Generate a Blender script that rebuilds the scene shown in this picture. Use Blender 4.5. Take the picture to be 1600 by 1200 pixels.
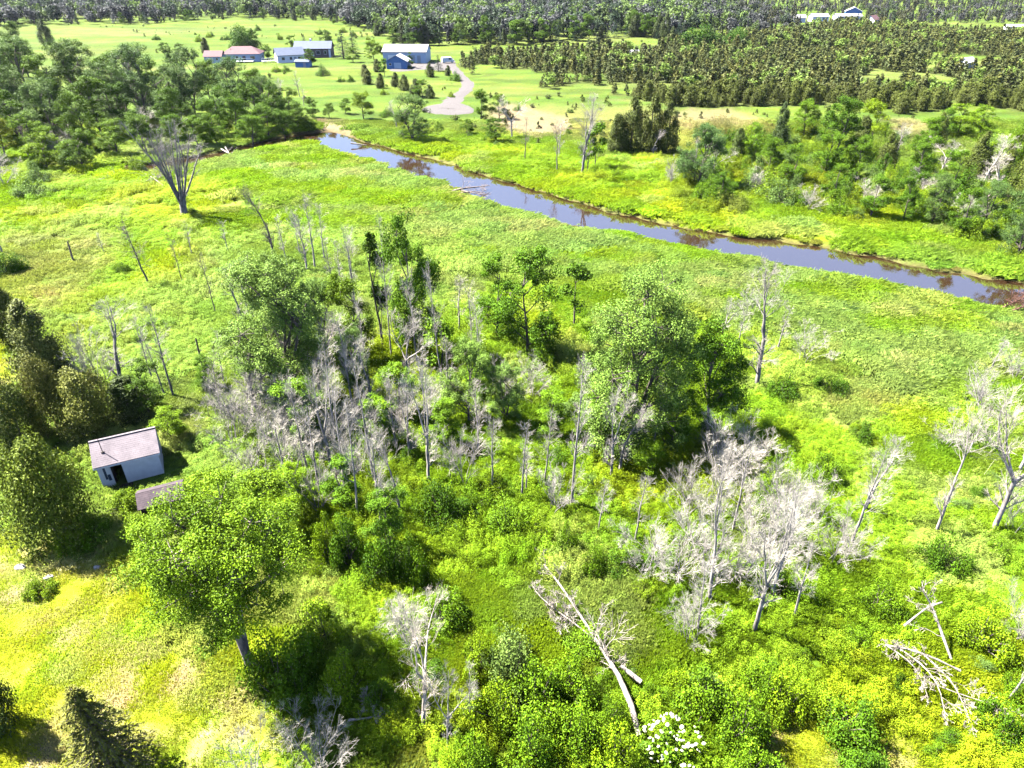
import bpy, math
import numpy as np

# ------------------------------------------------------------------ camera, sky, sun, exposure
for _o in list(bpy.data.objects):
    bpy.data.objects.remove(_o)
S = bpy.context.scene
COL = S.collection
PITCH = math.radians(31.5)
FPX = 1081.0                      # focal length in pixels of the 1600 px wide photograph
CAMH = 35.0
cam_d = bpy.data.cameras.new('camera')
cam = bpy.data.objects.new('camera', cam_d)
COL.objects.link(cam)
cam.location = (0, 0, CAMH)
cam.rotation_euler = (math.pi / 2 - PITCH, 0, 0)
cam_d.sensor_width = 36.0
cam_d.lens = 36.0 * FPX / 1600.0
cam_d.clip_start = 0.5
cam_d.clip_end = 6000.0
S.camera = cam

SUN = np.array([-0.70, 0.24, 1.0])
SUN = SUN / np.linalg.norm(SUN)
world = bpy.data.worlds.new('World')
S.world = world
world.use_nodes = True
wn = world.node_tree
wn.nodes.clear()
sky = wn.nodes.new('ShaderNodeTexSky')
sky.sky_type = 'NISHITA'
sky.sun_disc = False
sky.sun_elevation = math.asin(SUN[2])
sky.sun_rotation = math.atan2(SUN[0], SUN[1])
sky.air_density = 0.55
sky.dust_density = 0.3
bg = wn.nodes.new('ShaderNodeBackground')
bg.inputs['Strength'].default_value = 0.062
wo = wn.nodes.new('ShaderNodeOutputWorld')
wn.links.new(sky.outputs[0], bg.inputs['Color'])
wn.links.new(bg.outputs[0], wo.inputs['Surface'])

sun_d = bpy.data.lights.new('sun', 'SUN')
sun_d.energy = 5.0
sun_d.angle = math.radians(0.55)
sun_d.color = (1.0, 0.97, 0.90)
sun = bpy.data.objects.new('sun', sun_d)
COL.objects.link(sun)
sun.location = (-60, 20, 90)
sun.rotation_euler = (math.acos(SUN[2]), 0, math.atan2(SUN[1], SUN[0]) + math.pi / 2)

S.view_settings.view_transform = 'Standard'
S.view_settings.look = 'None'
S.view_settings.gamma = 1.0
S.view_settings.use_curve_mapping = False
S.view_settings.exposure = 3.0
S.render.engine = 'CYCLES'
cy = S.cycles
cy.max_bounces = 5
cy.diffuse_bounces = 0
cy.glossy_bounces = 2
cy.transmission_bounces = 3
cy.transparent_max_bounces = 4
cy.volume_bounces = 0
cy.use_denoising = True
cy.denoiser = 'OPENIMAGEDENOISE'
cy.denoising_input_passes = 'RGB_ALBEDO_NORMAL'
cy.denoising_prefilter = 'ACCURATE'
cy.sample_clamp_indirect = 6.0

# ------------------------------------------------------------------ maths helpers
FW = np.array([0, math.cos(PITCH), -math.sin(PITCH)])
UPV = np.array([0, math.sin(PITCH), math.cos(PITCH)])


def P(px, py, z=0.0):
    """The point of height z seen at a pixel of the photograph."""
    d = FW + np.array([(px - 800) / FPX, 0, 0]) + (600 - py) / FPX * UPV
    t = (z - CAMH) / d[2]
    return np.array([0, 0, CAMH]) + t * d


def depth_of(x, y, z=0.0):
    return y * FW[1] + (z - CAMH) * FW[2]


def proj(x, y, z=0.0):
    d = np.maximum(depth_of(x, y, z), 0.5)
    v = y * UPV[1] + (z - CAMH) * UPV[2]
    return 800 + FPX * x / d, 600 - FPX * v / d


def _hash(ix, iy, s):
    n = (ix.astype(np.int64) * 374761393 + iy.astype(np.int64) * 668265263 + s * 982451653) & 0x7fffffff
    n = ((n ^ (n >> 13)) * 1274126177) & 0x7fffffff
    return ((n ^ (n >> 16)) & 0xffff) / 65535.0


def vn(x, y, scale, s=0):
    x = np.asarray(x, float) / scale
    y = np.asarray(y, float) / scale
    ix = np.floor(x)
    iy = np.floor(y)
    fx = x - ix
    fy = y - iy
    fx = fx * fx * (3 - 2 * fx)
    fy = fy * fy * (3 - 2 * fy)
    a = _hash(ix, iy, s)
    b = _hash(ix + 1, iy, s)
    c = _hash(ix, iy + 1, s)
    d = _hash(ix + 1, iy + 1, s)
    return (a * (1 - fx) + b * fx) * (1 - fy) + (c * (1 - fx) + d * fx) * fy


def fbm(x, y, scale, s=0, o=3):
    t = 0
    a = 1
    w = 0
    for i in range(o):
        t = t + a * vn(x, y, scale / 2 ** i, s + i * 17)
        w += a
        a *= 0.55
    return t / w


def inside(px, py, poly):
    px = np.asarray(px, float)
    py = np.asarray(py, float)
    r = np.zeros(px.shape, bool)
    n = len(poly)
    for i in range(n):
        x1, y1 = poly[i]
        x2, y2 = poly[(i + 1) % n]
        if y1 == y2:
            continue
        c = ((y1 > py) != (y2 > py)) & (px < (x2 - x1) * (py - y1) / (y2 - y1) + x1)
        r ^= c
    return r


def seg_dist(x, y, pts, closed=True):
    x = np.asarray(x, float)
    y = np.asarray(y, float)
    best = np.full(x.shape, 1e9)
    n = len(pts)
    for i in range(n if closed else n - 1):
        a = np.array(pts[i][:2])
        b = np.array(pts[(i + 1) % n][:2])
        ab = b - a
        t = np.clip(((x - a[0]) * ab[0] + (y - a[1]) * ab[1]) / max(ab @ ab, 1e-9), 0, 1)
        best = np.minimum(best, np.hypot(x - a[0] - t * ab[0], y - a[1] - t * ab[1]))
    return best


def sstep(a, b, x):
    t = np.clip((x - a) / (b - a), 0, 1)
    return t * t * (3 - 2 * t)


# ------------------------------------------------------------------ layout outlines (pixels of the photograph, dropped on the ground)
WATER_Z = -0.45
CREEK_PX = [(190, 270), (250, 268), (310, 258), (360, 245), (400, 236), (440, 229), (490, 222), (520, 233), (560, 240),
            (600, 255), (650, 270), (700, 285), (740, 302), (790, 320), (850, 340), (900, 353), (960, 357), (1010, 371),
            (1060, 380), (1120, 390), (1180, 404), (1260, 421), (1340, 435), (1400, 443), (1460, 456), (1520, 466),
            (1580, 480), (1650, 494), (1760, 516),
            (1760, 474), (1680, 458), (1600, 442), (1500, 429), (1400, 409), (1300, 391), (1200, 376), (1120, 366), (1040, 352),
            (960, 332), (880, 311), (800, 287), (740, 267), (680, 249), (620, 236), (575, 224), (540, 212), (515, 206),
            (495, 207), (470, 210), (430, 217), (390, 227), (350, 236), (300, 247), (240, 257), (190, 259)]
CREEK = [P(a, b + (5.0 if (6 < i < 29) else 0), WATER_Z)[:2] for i, (a, b) in enumerate(CREEK_PX)]
DRIVE_PX = [(700, 92), (706, 104), (718, 118), (732, 130), (727, 141), (712, 152), (702, 163), (698, 170)]
DRIVE = [P(a, b)[:2] for a, b in DRIVE_PX]
PAD_PX = [(656, 172), (668, 165), (700, 160), (726, 162), (742, 170), (738, 178), (700, 180), (672, 177)]
YARD_PX = [(606, 107), (640, 100), (672, 99), (700, 96), (712, 104), (700, 112), (660, 109), (630, 113), (608, 112)]
DIRT_PX = [(772, 172), (800, 163), (850, 178), (905, 190), (900, 203), (850, 212), (805, 205), (765, 190)]
DIRT2_PX = [(1040, 185), (1075, 170), (1140, 172), (1190, 190), (1150, 205), (1070, 205)]
DIRT3_PX = [(1385, 185), (1440, 190), (1470, 205), (1440, 222), (1390, 205)]
BEACH_PX = [(484, 192), (515, 188), (545, 200), (566, 222), (540, 218), (500, 210)]
LAWN_PX = [(-60, 850), (60, 850), (180, 872), (270, 950), (345, 1050), (400, 1120), (470, 1210), (-60, 1230)]
DRYL_PX = [(20, 390), (110, 365), (170, 390), (140, 440), (70, 470), (20, 450)]
STRIP_PX = [(-80, 500), (14, 520), (34, 600), (30, 650), (-10, 690), (-80, 690)]
THICK_PX = [(370, 640), (400, 470), (480, 420), (620, 400), (760, 440), (860, 540), (1000, 560), (1160, 620), (1290, 720), (1270, 960), (1080, 1000), (760, 830), (560, 860), (420, 800)]
PATH_PX = [(1150, 1085), (1225, 1100), (1290, 1140), (1420, 1185), (1480, 1230), (1220, 1230), (1175, 1130)]
BELT_PX = [(1060, 335), (1050, 250), (1100, 205), (1300, 195), (1450, 220), (1610, 235), (1900, 260), (1900, 450), (1610, 400), (1480, 372), (1350, 348), (1200, 325)]
MARSH_PX = [(310, 262), (420, 240), (490, 230), (700, 296), (1000, 378), (1620, 500), (1620, 650), (1400, 600), (1200, 520),
            (1000, 450), (880, 430), (760, 400), (640, 350), (420, 320)]
FIELD_PX = [(40, 62), (170, 40), (300, 33), (400, 31), (500, 34), (560, 46), (650, 74), (1000, 60), (1050, 66), (1020, 78),
            (720, 100), (735, 150), (650, 180), (560, 200), (470, 190), (400, 150), (300, 110), (180, 95)]
PLANT_PX = [(722, 100), (760, 84), (900, 82), (1000, 84), (1050, 74), (1200, 60), (1300, 42), (1650, 50), (1650, 178), (1520, 165),
            (1400, 180), (1330, 160), (1200, 165), (1060, 168), (950, 145), (880, 140), (800, 133), (724, 112)]
CLEAR_PX = [[(1420, 96), (1500, 88), (1650, 96), (1650, 106), (1540, 106), (1425, 101)], [(1380, 42), (1450, 40), (1650, 46), (1650, 56), (1500, 52), (1385, 47)],
            [(936, 108), (943, 108), (952, 152), (940, 152)], [(1220, 70), (1280, 82), (1290, 90), (1222, 79)], [(1360, 106), (1560, 150), (1560, 158), (1355, 112)],
            [(980, 83), (1030, 80), (1030, 90), (980, 92)]]
FOREST_EDGE = [(-500, 42), (0, 40), (170, 38), (300, 32), (400, 29), (500, 33), (560, 44), (640, 72), (800, 69), (1000, 58), (1060, 62), (1180, 56), (1290, 44), (1380, 42), (1620, 38), (2200, 34)]


def creek_sd(x, y):
    d = seg_dist(x, y, CREEK)
    ins = inside(x, y, [tuple(c) for c in CREEK])
    return np.where(ins, -d, d) + (fbm(x, y, 3.2, 301, 2) - 0.5) * 2.2


def HT(x, y, sd=None):
    x = np.asarray(x, float)
    y = np.asarray(y, float)
    far = sstep(190, 420, y)
    z = (fbm(x, y, 2.6, 3, 2) - 0.5) * 0.34 + (fbm(x, y, 16, 5, 2) - 0.5) * 0.5
    z = z * (1 - far) + far * (fbm(x, y, 95, 9, 2) - 0.45) * 3.2
    if sd is None:
        sd = creek_sd(x, y)
    c = np.clip(WATER_Z + 0.42 * sd, -1.2, 0)
    k = sstep(0.3, 4.0, sd)
    return np.where(sd < 6, c * (1 - k) + z * k, z)


def H1(x, y):
    return float(HT(np.array([x]), np.array([y]))[0])


# real colours of the ground cover (linear albedo)
C_LUSH = np.array([0.072, 0.118, 0.005])
C_YEL = np.array([0.104, 0.138, 0.005])
C_REED = np.array([0.084, 0.122, 0.024])
C_DRY = np.array([0.19, 0.155, 0.065])
C_TAN = np.array([0.225, 0.165, 0.105])
C_PALE = np.array([0.155, 0.165, 0.06])
C_GREEN = np.array([0.045, 0.095, 0.007])
C_SOIL = np.array([0.06, 0.045, 0.02])


def mix(a, b, t):
    t = np.asarray(t)[..., None]
    return a * (1 - t) + b * t


def soft(px, py, poly, w):
    """1 inside an outline, falling to 0 over w pixels outside it, with a ragged edge."""
    d = seg_dist(px, py, poly)
    d = np.where(inside(px, py, poly), d, -d)
    return sstep(-w, w * 0.4, d + (fbm(px, py, w * 2.5, 77, 2) - 0.5) * w * 1.6)


def zone(x, y):
    px, py = proj(x, y)
    q = dict(px=px, py=py)
    q['lawn'] = soft(px, py, LAWN_PX, 40)
    q['path'] = np.maximum(soft(px, py, PATH_PX, 18), soft(px, py, STRIP_PX, 16))
    q['marsh'] = soft(px, py, MARSH_PX, 22)
    q['field'] = soft(px, py, FIELD_PX, 6)
    return q


def ground_col(x, y, q=None):
    q = q or zone(x, y)
    px, py = q['px'], q['py']
    n1 = fbm(x, y, 11, 21, 3)
    n2 = fbm(x, y, 4.0, 31, 3)
    n3 = fbm(x, y, 30, 41, 2)
    c = mix(C_LUSH[None, :] * np.ones((len(px), 1)), C_YEL, sstep(0.46, 0.70, n1))
    c = mix(c, C_GREEN, sstep(0.55, 0.75, n2) * 0.45)
    c = mix(c, C_REED, sstep(0.52, 0.68, n3) * 0.6)
    c = mix(c, C_PALE, sstep(0.62, 0.76, fbm(x, y, 6, 51, 2)) * 0.35)
    m = mix(C_REED[None, :] * np.ones((len(px), 1)), C_LUSH, sstep(0.45, 0.62, fbm(x * 0.5 + y * 0.25, y, 7, 61, 3)))
    m = mix(m, C_DRY * 0.8 + C_REED * 0.3, sstep(0.54, 0.72, fbm(x * 0.4, y, 4, 71, 3)) * 0.38)
    c = mix(c, m, q['marsh'])
    ln = mix(np.array([0.118, 0.137, 0.006])[None, :] * np.ones((len(px), 1)), C_LUSH * 1.15, sstep(0.45, 0.65, n2) * 0.75)
    ln = mix(ln, C_TAN * 1.25, sstep(0.42, 0.66, 0.6 * fbm(x, y, 4.5, 81, 3) + 0.4 * fbm(x, y, 0.9, 83, 3)) * 0.6)
    ln = ln * (1.05 + 0.6 * fbm(x, y, 0.7, 85, 2))[:, None]
    c = mix(c, ln, np.clip(q['lawn'] + q['path'], 0, 1))
    f = mix(np.array([0.086, 0.122, 0.014])[None, :] * np.ones((len(px), 1)), np.array([0.060, 0.100, 0.011]), sstep(0.38, 0.64, fbm(x * 0.35, y, 12, 91, 4)))
    f = mix(f, np.array([0.115, 0.125, 0.035]), sstep(0.5, 0.7, fbm(x * 0.25, y, 18, 93, 3)) * 0.6)
    f = f * (0.42 + 0.78 * fbm(x * 0.4, y, 4, 95, 3))[:, None]
    far = sstep(150, 185, y)
    c = mix(c, f, far)
    c = mix(c, C_DRY * 0.5 + C_YEL * 0.25, soft(px, py, [(760, 165), (900, 170), (1180, 175), (1200, 205), (1050, 235), (900, 215), (760, 200)], 10) * 0.6)
    for poly, w, k, colr in ((DIRT_PX, 6, 0.8, C_TAN * 0.62), (DIRT2_PX, 6, 0.5, C_TAN * 0.62), (DIRT3_PX, 6, 0.6, C_TAN * 0.62), (BEACH_PX, 4, 0.95, C_TAN * 0.68), (DRYL_PX, 30, 0.5, C_DRY * 0.6)):
        c = mix(c, colr, soft(px, py, poly, w) * k * (0.6 + 0.6 * (fbm(x, y, 5, 97, 2))).clip(0, 1))
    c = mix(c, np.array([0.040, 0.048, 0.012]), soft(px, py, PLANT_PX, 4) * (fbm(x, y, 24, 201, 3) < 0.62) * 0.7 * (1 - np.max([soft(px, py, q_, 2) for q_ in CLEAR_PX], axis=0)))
    sd = creek_sd(x, y)
    c = mix(c, C_SOIL * 1.4, (1 - sstep(0.1, 1.6, sd)) * 0.8)
    return c, sd


# ------------------------------------------------------------------ mesh helpers
def mesh_np(name, v, faces, nside, mat, lv=None, col=None, smooth=False):
    """faces: int array (n, nside)"""
    me = bpy.data.meshes.new(name)
    v = np.asarray(v, np.float32)
    faces = np.asarray(faces, np.int32)
    me.vertices.add(len(v))
    me.vertices.foreach_set('co', v.ravel())
    nf = len(faces)
    me.loops.add(nf * nside)
    me.loops.foreach_set('vertex_index', faces.ravel())
    me.polygons.add(nf)
    me.polygons.foreach_set('loop_start', np.arange(0, nf * nside, nside, dtype=np.int32))
    me.polygons.foreach_set('loop_total', np.full(nf, nside, np.int32))
    me.polygons.foreach_set('use_smooth', np.full(nf, bool(smooth)))
    if lv is not None:
        a = me.attributes.new('lv', 'FLOAT', 'FACE')
        a.data.foreach_set('value', np.asarray(lv, np.float32))
    if col is not None:
        a = me.attributes.new('gcol', 'FLOAT_COLOR', 'POINT')
        a.data.foreach_set('color', np.concatenate([col, np.ones((len(col), 1))], 1).astype(np.float32).ravel())
    me.materials.append(mat)
    me.update(calc_edges=True)
    return me


def join_geo(parts):
    """parts: list of (v, f) with the same face size"""
    vs, fs, o = [], [], 0
    for v, f in parts:
        vs.append(v)
        fs.append(f + o)
        o += len(v)
    return np.concatenate(vs), np.concatenate(fs)


def box_geo(x0, x1, y0, y1, z0, z1):
    v = np.array([[x0, y0, z0], [x1, y0, z0], [x1, y1, z0], [x0, y1, z0], [x0, y0, z1], [x1, y0, z1], [x1, y1, z1], [x0, y1, z1]], float)
    f = np.array([[0, 3, 2, 1], [4, 5, 6, 7], [0, 1, 5, 4], [1, 2, 6, 5], [2, 3, 7, 6], [3, 0, 4, 7]])
    return v, f


def tubes(pl, rad, sides):
    """pl (N,k,3) polylines, rad (N,k) radii -> verts, quads"""
    pl = np.asarray(pl, float)
    N, k, _ = pl.shape
    t = np.gradient(pl, axis=1)
    t /= np.linalg.norm(t, axis=2, keepdims=True) + 1e-9
    ref = np.where(np.abs(t[..., 2:3]) > 0.85, np.array([1.0, 0, 0]), np.array([0, 0, 1.0]))
    a = np.cross(t, ref)
    a /= np.linalg.norm(a, axis=2, keepdims=True) + 1e-9
    b = np.cross(t, a)
    ang = np.arange(sides) * 2 * math.pi / sides
    ring = a[:, :, None, :] * np.cos(ang)[None, None, :, None] + b[:, :, None, :] * np.sin(ang)[None, None, :, None]
    v = pl[:, :, None, :] + ring * np.asarray(rad)[:, :, None, None]
    idx = np.arange(N * k * sides).reshape(N, k, sides)
    i0 = idx[:, :-1, :]
    i1 = idx[:, 1:, :]
    f = np.stack([i0, np.roll(i0, -1, 2), np.roll(i1, -1, 2), i1], -1).reshape(-1, 4)
    return v.reshape(-1, 3), f


def unit(v):
    return v / (np.linalg.norm(v, axis=-1, keepdims=True) + 1e-9)


def child_branches(rng, par, prad, n, lenf, ang, k=4, up=0.15, tmin=0.3, tmax=1.0, wob=0.12, rfac=0.5, taper=0.3):
    """children spread along parent polylines par (N,m,3); returns polylines (N*n,k,3) and radii"""
    N, m, _ = par.shape
    t = rng.uniform(tmin, tmax, (N, n))
    s = t * (m - 1)
    i = np.minimum(s.astype(int), m - 2)
    f = (s - i)[..., None]
    ar = np.arange(N)[:, None]
    base = par[ar, i] * (1 - f) + par[ar, i + 1] * f
    tan = unit(par[ar, i + 1] - par[ar, i])
    r0 = (prad[ar, i] * (1 - f[..., 0]) + prad[ar, i + 1] * f[..., 0]) * rfac
    plen = np.linalg.norm(np.diff(par, axis=1), axis=2).sum(1)[:, None]
    L = plen * rng.uniform(lenf[0], lenf[1], (N, n)) * (1.15 - 0.6 * t)
    pr = unit(np.cross(tan, unit(rng.normal(size=(N, n, 3)))))
    a = rng.uniform(ang[0], ang[1], (N, n))[..., None]
    d = unit(tan * np.cos(a) + pr * np.sin(a))
    pts = [base]
    st = L[..., None] / (k - 1)
    for j in range(k - 1):
        d = unit(d + rng.normal(size=d.shape) * wob + np.array([0, 0, up]))
        pts.append(pts[-1] + d * st)
    pl = np.stack(pts, 2).reshape(N * n, k, 3)
    rr = r0.reshape(-1, 1) * np.linspace(1, taper, k)[None]
    return pl, rr


def leaf_quads(rng, c, nrm, ln, wd, stretch_dir=None):
    """rhombic leaves at c (n,3) facing nrm"""
    n = len(c)
    tg = rng.normal(size=(n, 3)) if stretch_dir is None else stretch_dir + rng.normal(size=(n, 3)) * 0.35
    tg = unit(tg - nrm * (tg * nrm).sum(1, keepdims=True))
    bt = np.cross(nrm, tg)
    L = (ln * rng.uniform(0.6, 1.25, n))[:, None]
    W = (wd * rng.uniform(0.7, 1.2, n))[:, None]
    v = np.stack([c - tg * L * 0.5, c + bt * W * 0.5 + nrm * W * 0.08, c + tg * L * 0.5, c - bt * W * 0.5 + nrm * W * 0.08], 1).reshape(-1, 3)
    return v, np.arange(n * 4).reshape(n, 4)


def clump_leaves(rng, cen, rad, n, ln, wd, shell=0.55, upw=0.5, rnd=0.75, soft=0.0):
    """n leaves in each ellipsoid cen (K,3), rad (K,3)"""
    K = len(cen)
    d = unit(rng.normal(size=(K, n, 3)))
    r = (shell + (1 - shell) * rng.random((K, n, 1)) ** 0.7) * (1 + soft * np.abs(rng.normal(size=(K, n, 1))))
    pos = (cen[:, None, :] + d * r * rad[:, None, :]).reshape(-1, 3)
    nr = unit(d.reshape(-1, 3) * 0.8 + np.array([0, 0, upw]) + rng.normal(size=(K * n, 3)) * rnd)
    v, f = leaf_quads(rng, pos, nr, ln, wd)
    lv = np.clip(0.5 + 0.22 * rng.normal(size=K * n) + np.repeat(rng.normal(size=K) * 0.16, n), 0, 1)
    return v, f, lv


# ------------------------------------------------------------------ materials
def mat_new(name):
    m = bpy.data.materials.new(name)
    m.use_nodes = True
    nt = m.node_tree
    nt.nodes.clear()
    return m, nt, nt.nodes.new('ShaderNodeOutputMaterial')


def nd(nt, t, **kw):
    n = nt.nodes.new(t)
    for k, v in kw.items():
        setattr(n, k, v)
    return n


def leaf_mat(name, ca, cb, transl=0.35, gloss=0.25, source='object', rough=0.6):
    """ca..cb by leaf and plant; source 'object' multiplies by the object's own colour, 'tint' by an instancer colour"""
    m, nt, out = mat_new(name)
    L = nt.links.new
    at = nd(nt, 'ShaderNodeAttribute', attribute_name='lv')
    mx = nd(nt, 'ShaderNodeMix', data_type='RGBA')
    mx.inputs['A'].default_value = (*ca, 1)
    mx.inputs['B'].default_value = (*cb, 1)
    L(at.outputs['Fac'], mx.inputs['Factor'])
    mul = nd(nt, 'ShaderNodeMix', data_type='RGBA', blend_type='MULTIPLY')
    mul.inputs['Factor'].default_value = 1.0
    L(mx.outputs['Result'], mul.inputs['A'])
    if source == 'object':
        oi = nd(nt, 'ShaderNodeObjectInfo')
        L(oi.outputs['Color'], mul.inputs['B'])
    else:
        ti = nd(nt, 'ShaderNodeAttribute', attribute_name='tint', attribute_type='INSTANCER')
        L(ti.outputs['Color'], mul.inputs['B'])
    b = nd(nt, 'ShaderNodeBsdfPrincipled')
    b.inputs['Roughness'].default_value = rough
    b.inputs['Specular IOR Level'].default_value = gloss
    L(mul.outputs['Result'], b.inputs['Base Color'])
    tr = nd(nt, 'ShaderNodeBsdfTranslucent')
    L(mul.outputs['Result'], tr.inputs['Color'])
    ms = nd(nt, 'ShaderNodeMixShader')
    ms.inputs[0].default_value = transl
    L(b.outputs[0], ms.inputs[1])
    L(tr.outputs[0], ms.inputs[2])
    L(ms.outputs[0], out.inputs['Surface'])
    return m


def surf_mat(name, col, col2=None, scale=4.0, rough=0.8, bump=0.0, stretch=(1, 1, 1), objcol=False, spec=0.3, detail=5.0):
    m, nt, out = mat_new(name)
    L = nt.links.new
    b = nd(nt, 'ShaderNodeBsdfPrincipled')
    b.inputs['Roughness'].default_value = rough
    b.inputs['Specular IOR Level'].default_value = spec
    tc = nd(nt, 'ShaderNodeTexCoord')
    mp = nd(nt, 'ShaderNodeMapping')
    mp.inputs['Scale'].default_value = stretch
    L(tc.outputs['Object'], mp.inputs['Vector'])
    nz = nd(nt, 'ShaderNodeTexNoise')
    nz.inputs['Scale'].default_value = scale
    nz.inputs['Detail'].default_value = detail
    L(mp.outputs[0], nz.inputs['Vector'])
    mx = nd(nt, 'ShaderNodeMix', data_type='RGBA')
    mx.inputs['A'].default_value = (*col, 1)
    mx.inputs['B'].default_value = (*(col2 or tuple(c * 0.7 for c in col)), 1)
    mr = nd(nt, 'ShaderNodeMapRange')
    mr.inputs['From Min'].default_value = 0.35
    mr.inputs['From Max'].default_value = 0.65
    L(nz.outputs['Fac'], mr.inputs['Value'])
    L(mr.outputs[0], mx.inputs['Factor'])
    last = mx.outputs['Result']
    if objcol:
        oi = nd(nt, 'ShaderNodeObjectInfo')
        mul = nd(nt, 'ShaderNodeMix', data_type='RGBA', blend_type='MULTIPLY')
        mul.inputs['Factor'].default_value = 1.0
        L(last, mul.inputs['A'])
        L(oi.outputs['Color'], mul.inputs['B'])
        last = mul.outputs['Result']
    L(last, b.inputs['Base Color'])
    if bump:
        bp = nd(nt, 'ShaderNodeBump')
        bp.inputs['Strength'].default_value = bump
        bp.inputs['Distance'].default_value = 0.05
        L(nz.outputs['Fac'], bp.inputs['Height'])
        L(bp.outputs[0], b.inputs['Normal'])
    L(b.outputs[0], out.inputs['Surface'])
    return m


M = {}
M['leaf'] = leaf_mat('leaf', (0.046, 0.085, 0.004), (0.165, 0.250, 0.008), 0.2, 0.12)
M['leaf_grey'] = leaf_mat('leaf_grey', (0.050, 0.085, 0.014), (0.165, 0.240, 0.045), 0.2, 0.15)
M['needle'] = leaf_mat('needle', (0.036, 0.046, 0.008), (0.125, 0.140, 0.028), 0.15, 0.15, rough=0.6)
M['needle_dark'] = leaf_mat('needle_dark', (0.012, 0.03, 0.012), (0.035, 0.07, 0.028), 0.12, 0.15, rough=0.6)
M['grass'] = leaf_mat('grass', (0.75, 0.75, 0.75), (1.3, 1.25, 1.3), 0.48, 0.1, 'tint')
M['weed'] = leaf_mat('weed', (0.68, 0.72, 0.66), (1.28, 1.24, 1.2), 0.34, 0.1, 'tint')
M['canopy'] = leaf_mat('canopy', (0.85, 0.87, 0.87), (1.3, 1.25, 1.25), 0.25, 0.15, 'tint', 0.6)
M['flower'] = surf_mat('flower', (0.42, 0.41, 0.32), (0.28, 0.28, 0.17), 9)
M['dead'] = surf_mat('dead_wood', (0.32, 0.295, 0.265), (0.12, 0.11, 0.10), 5, 0.85, 0.3, (1, 1, 0.25), True)
M['twig'] = surf_mat('twig', (0.42, 0.385, 0.335), (0.28, 0.26, 0.23), 3, 0.85, 0, (1, 1, 1), True)
M['bark'] = surf_mat('bark', (0.13, 0.105, 0.085), (0.055, 0.045, 0.036), 6, 0.9, 0.5, (1, 1, 0.25), True)


def ground_mat():
    m, nt, out = mat_new('ground_cover')
    L = nt.links.new
    at = nd(nt, 'ShaderNodeAttribute', attribute_name='gcol')
    geo = nd(nt, 'ShaderNodeNewGeometry')
    n1 = nd(nt, 'ShaderNodeTexNoise')
    n1.inputs['Scale'].default_value = 1.3
    n1.inputs['Detail'].default_value = 7
    n1.inputs['Roughness'].default_value = 0.7
    L(geo.outputs['Position'], n1.inputs['Vector'])
    mr = nd(nt, 'ShaderNodeMapRange')
    mr.inputs['From Min'].default_value = 0.3
    mr.inputs['From Max'].default_value = 0.7
    mr.inputs['To Min'].default_value = 0.62
    mr.inputs['To Max'].default_value = 1.3
    L(n1.outputs['Fac'], mr.inputs['Value'])
    mul = nd(nt, 'ShaderNodeMix', data_type='RGBA', blend_type='MULTIPLY')
    mul.inputs['Factor'].default_value = 1
    L(at.outputs['Color'], mul.inputs['A'])
    L(mr.outputs[0], mul.inputs['B'])
    n2 = nd(nt, 'ShaderNodeTexNoise')
    n2.inputs['Scale'].default_value = 0.22
    n2.inputs['Detail'].default_value = 4
    L(geo.outputs['Position'], n2.inputs['Vector'])
    hs = nd(nt, 'ShaderNodeHueSaturation')
    m2 = nd(nt, 'ShaderNodeMapRange')
    m2.inputs['From Min'].default_value = 0.3
    m2.inputs['From Max'].default_value = 0.7
    m2.inputs['To Min'].default_value = 0.485
    m2.inputs['To Max'].default_value = 0.515
    L(n2.outputs['Fac'], m2.inputs['Value'])
    L(m2.outputs[0], hs.inputs['Hue'])
    L(mul.outputs['Result'], hs.inputs['Color'])
    b = nd(nt, 'ShaderNodeBsdfPrincipled')
    b.inputs['Roughness'].default_value = 0.95
    b.inputs['Specular IOR Level'].default_value = 0.1
    L(hs.outputs['Color'], b.inputs['Base Color'])
    bp = nd(nt, 'ShaderNodeBump')
    bp.inputs['Strength'].default_value = 0.7
    bp.inputs['Distance'].default_value = 0.35
    L(n1.outputs['Fac'], bp.inputs['Height'])
    L(bp.outputs[0], b.inputs['Normal'])
    L(b.outputs[0], out.inputs['Surface'])
    return m


def water_mat():
    m, nt, out = mat_new('creek_water')
    L = nt.links.new
    b = nd(nt, 'ShaderNodeBsdfPrincipled')
    b.inputs['Base Color'].default_value = (0.026, 0.014, 0.007, 1)
    b.inputs['Roughness'].default_value = 0.03
    b.inputs['IOR'].default_value = 2.6
    b.inputs['Specular IOR Level'].default_value = 1.0
    geo = nd(nt, 'ShaderNodeNewGeometry')
    n1 = nd(nt, 'ShaderNodeTexNoise')
    n1.inputs['Scale'].default_value = 1.1
    n1.inputs['Detail'].default_value = 3
    L(geo.outputs['Position'], n1.inputs['Vector'])
    bp = nd(nt, 'ShaderNodeBump')
    bp.inputs['Strength'].default_value = 0.05
    bp.inputs['Distance'].default_value = 0.1
    L(n1.outputs['Fac'], bp.inputs['Height'])
    L(bp.outputs[0], b.inputs['Normal'])
    L(b.outputs[0], out.inputs['Surface'])
    return m


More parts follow.
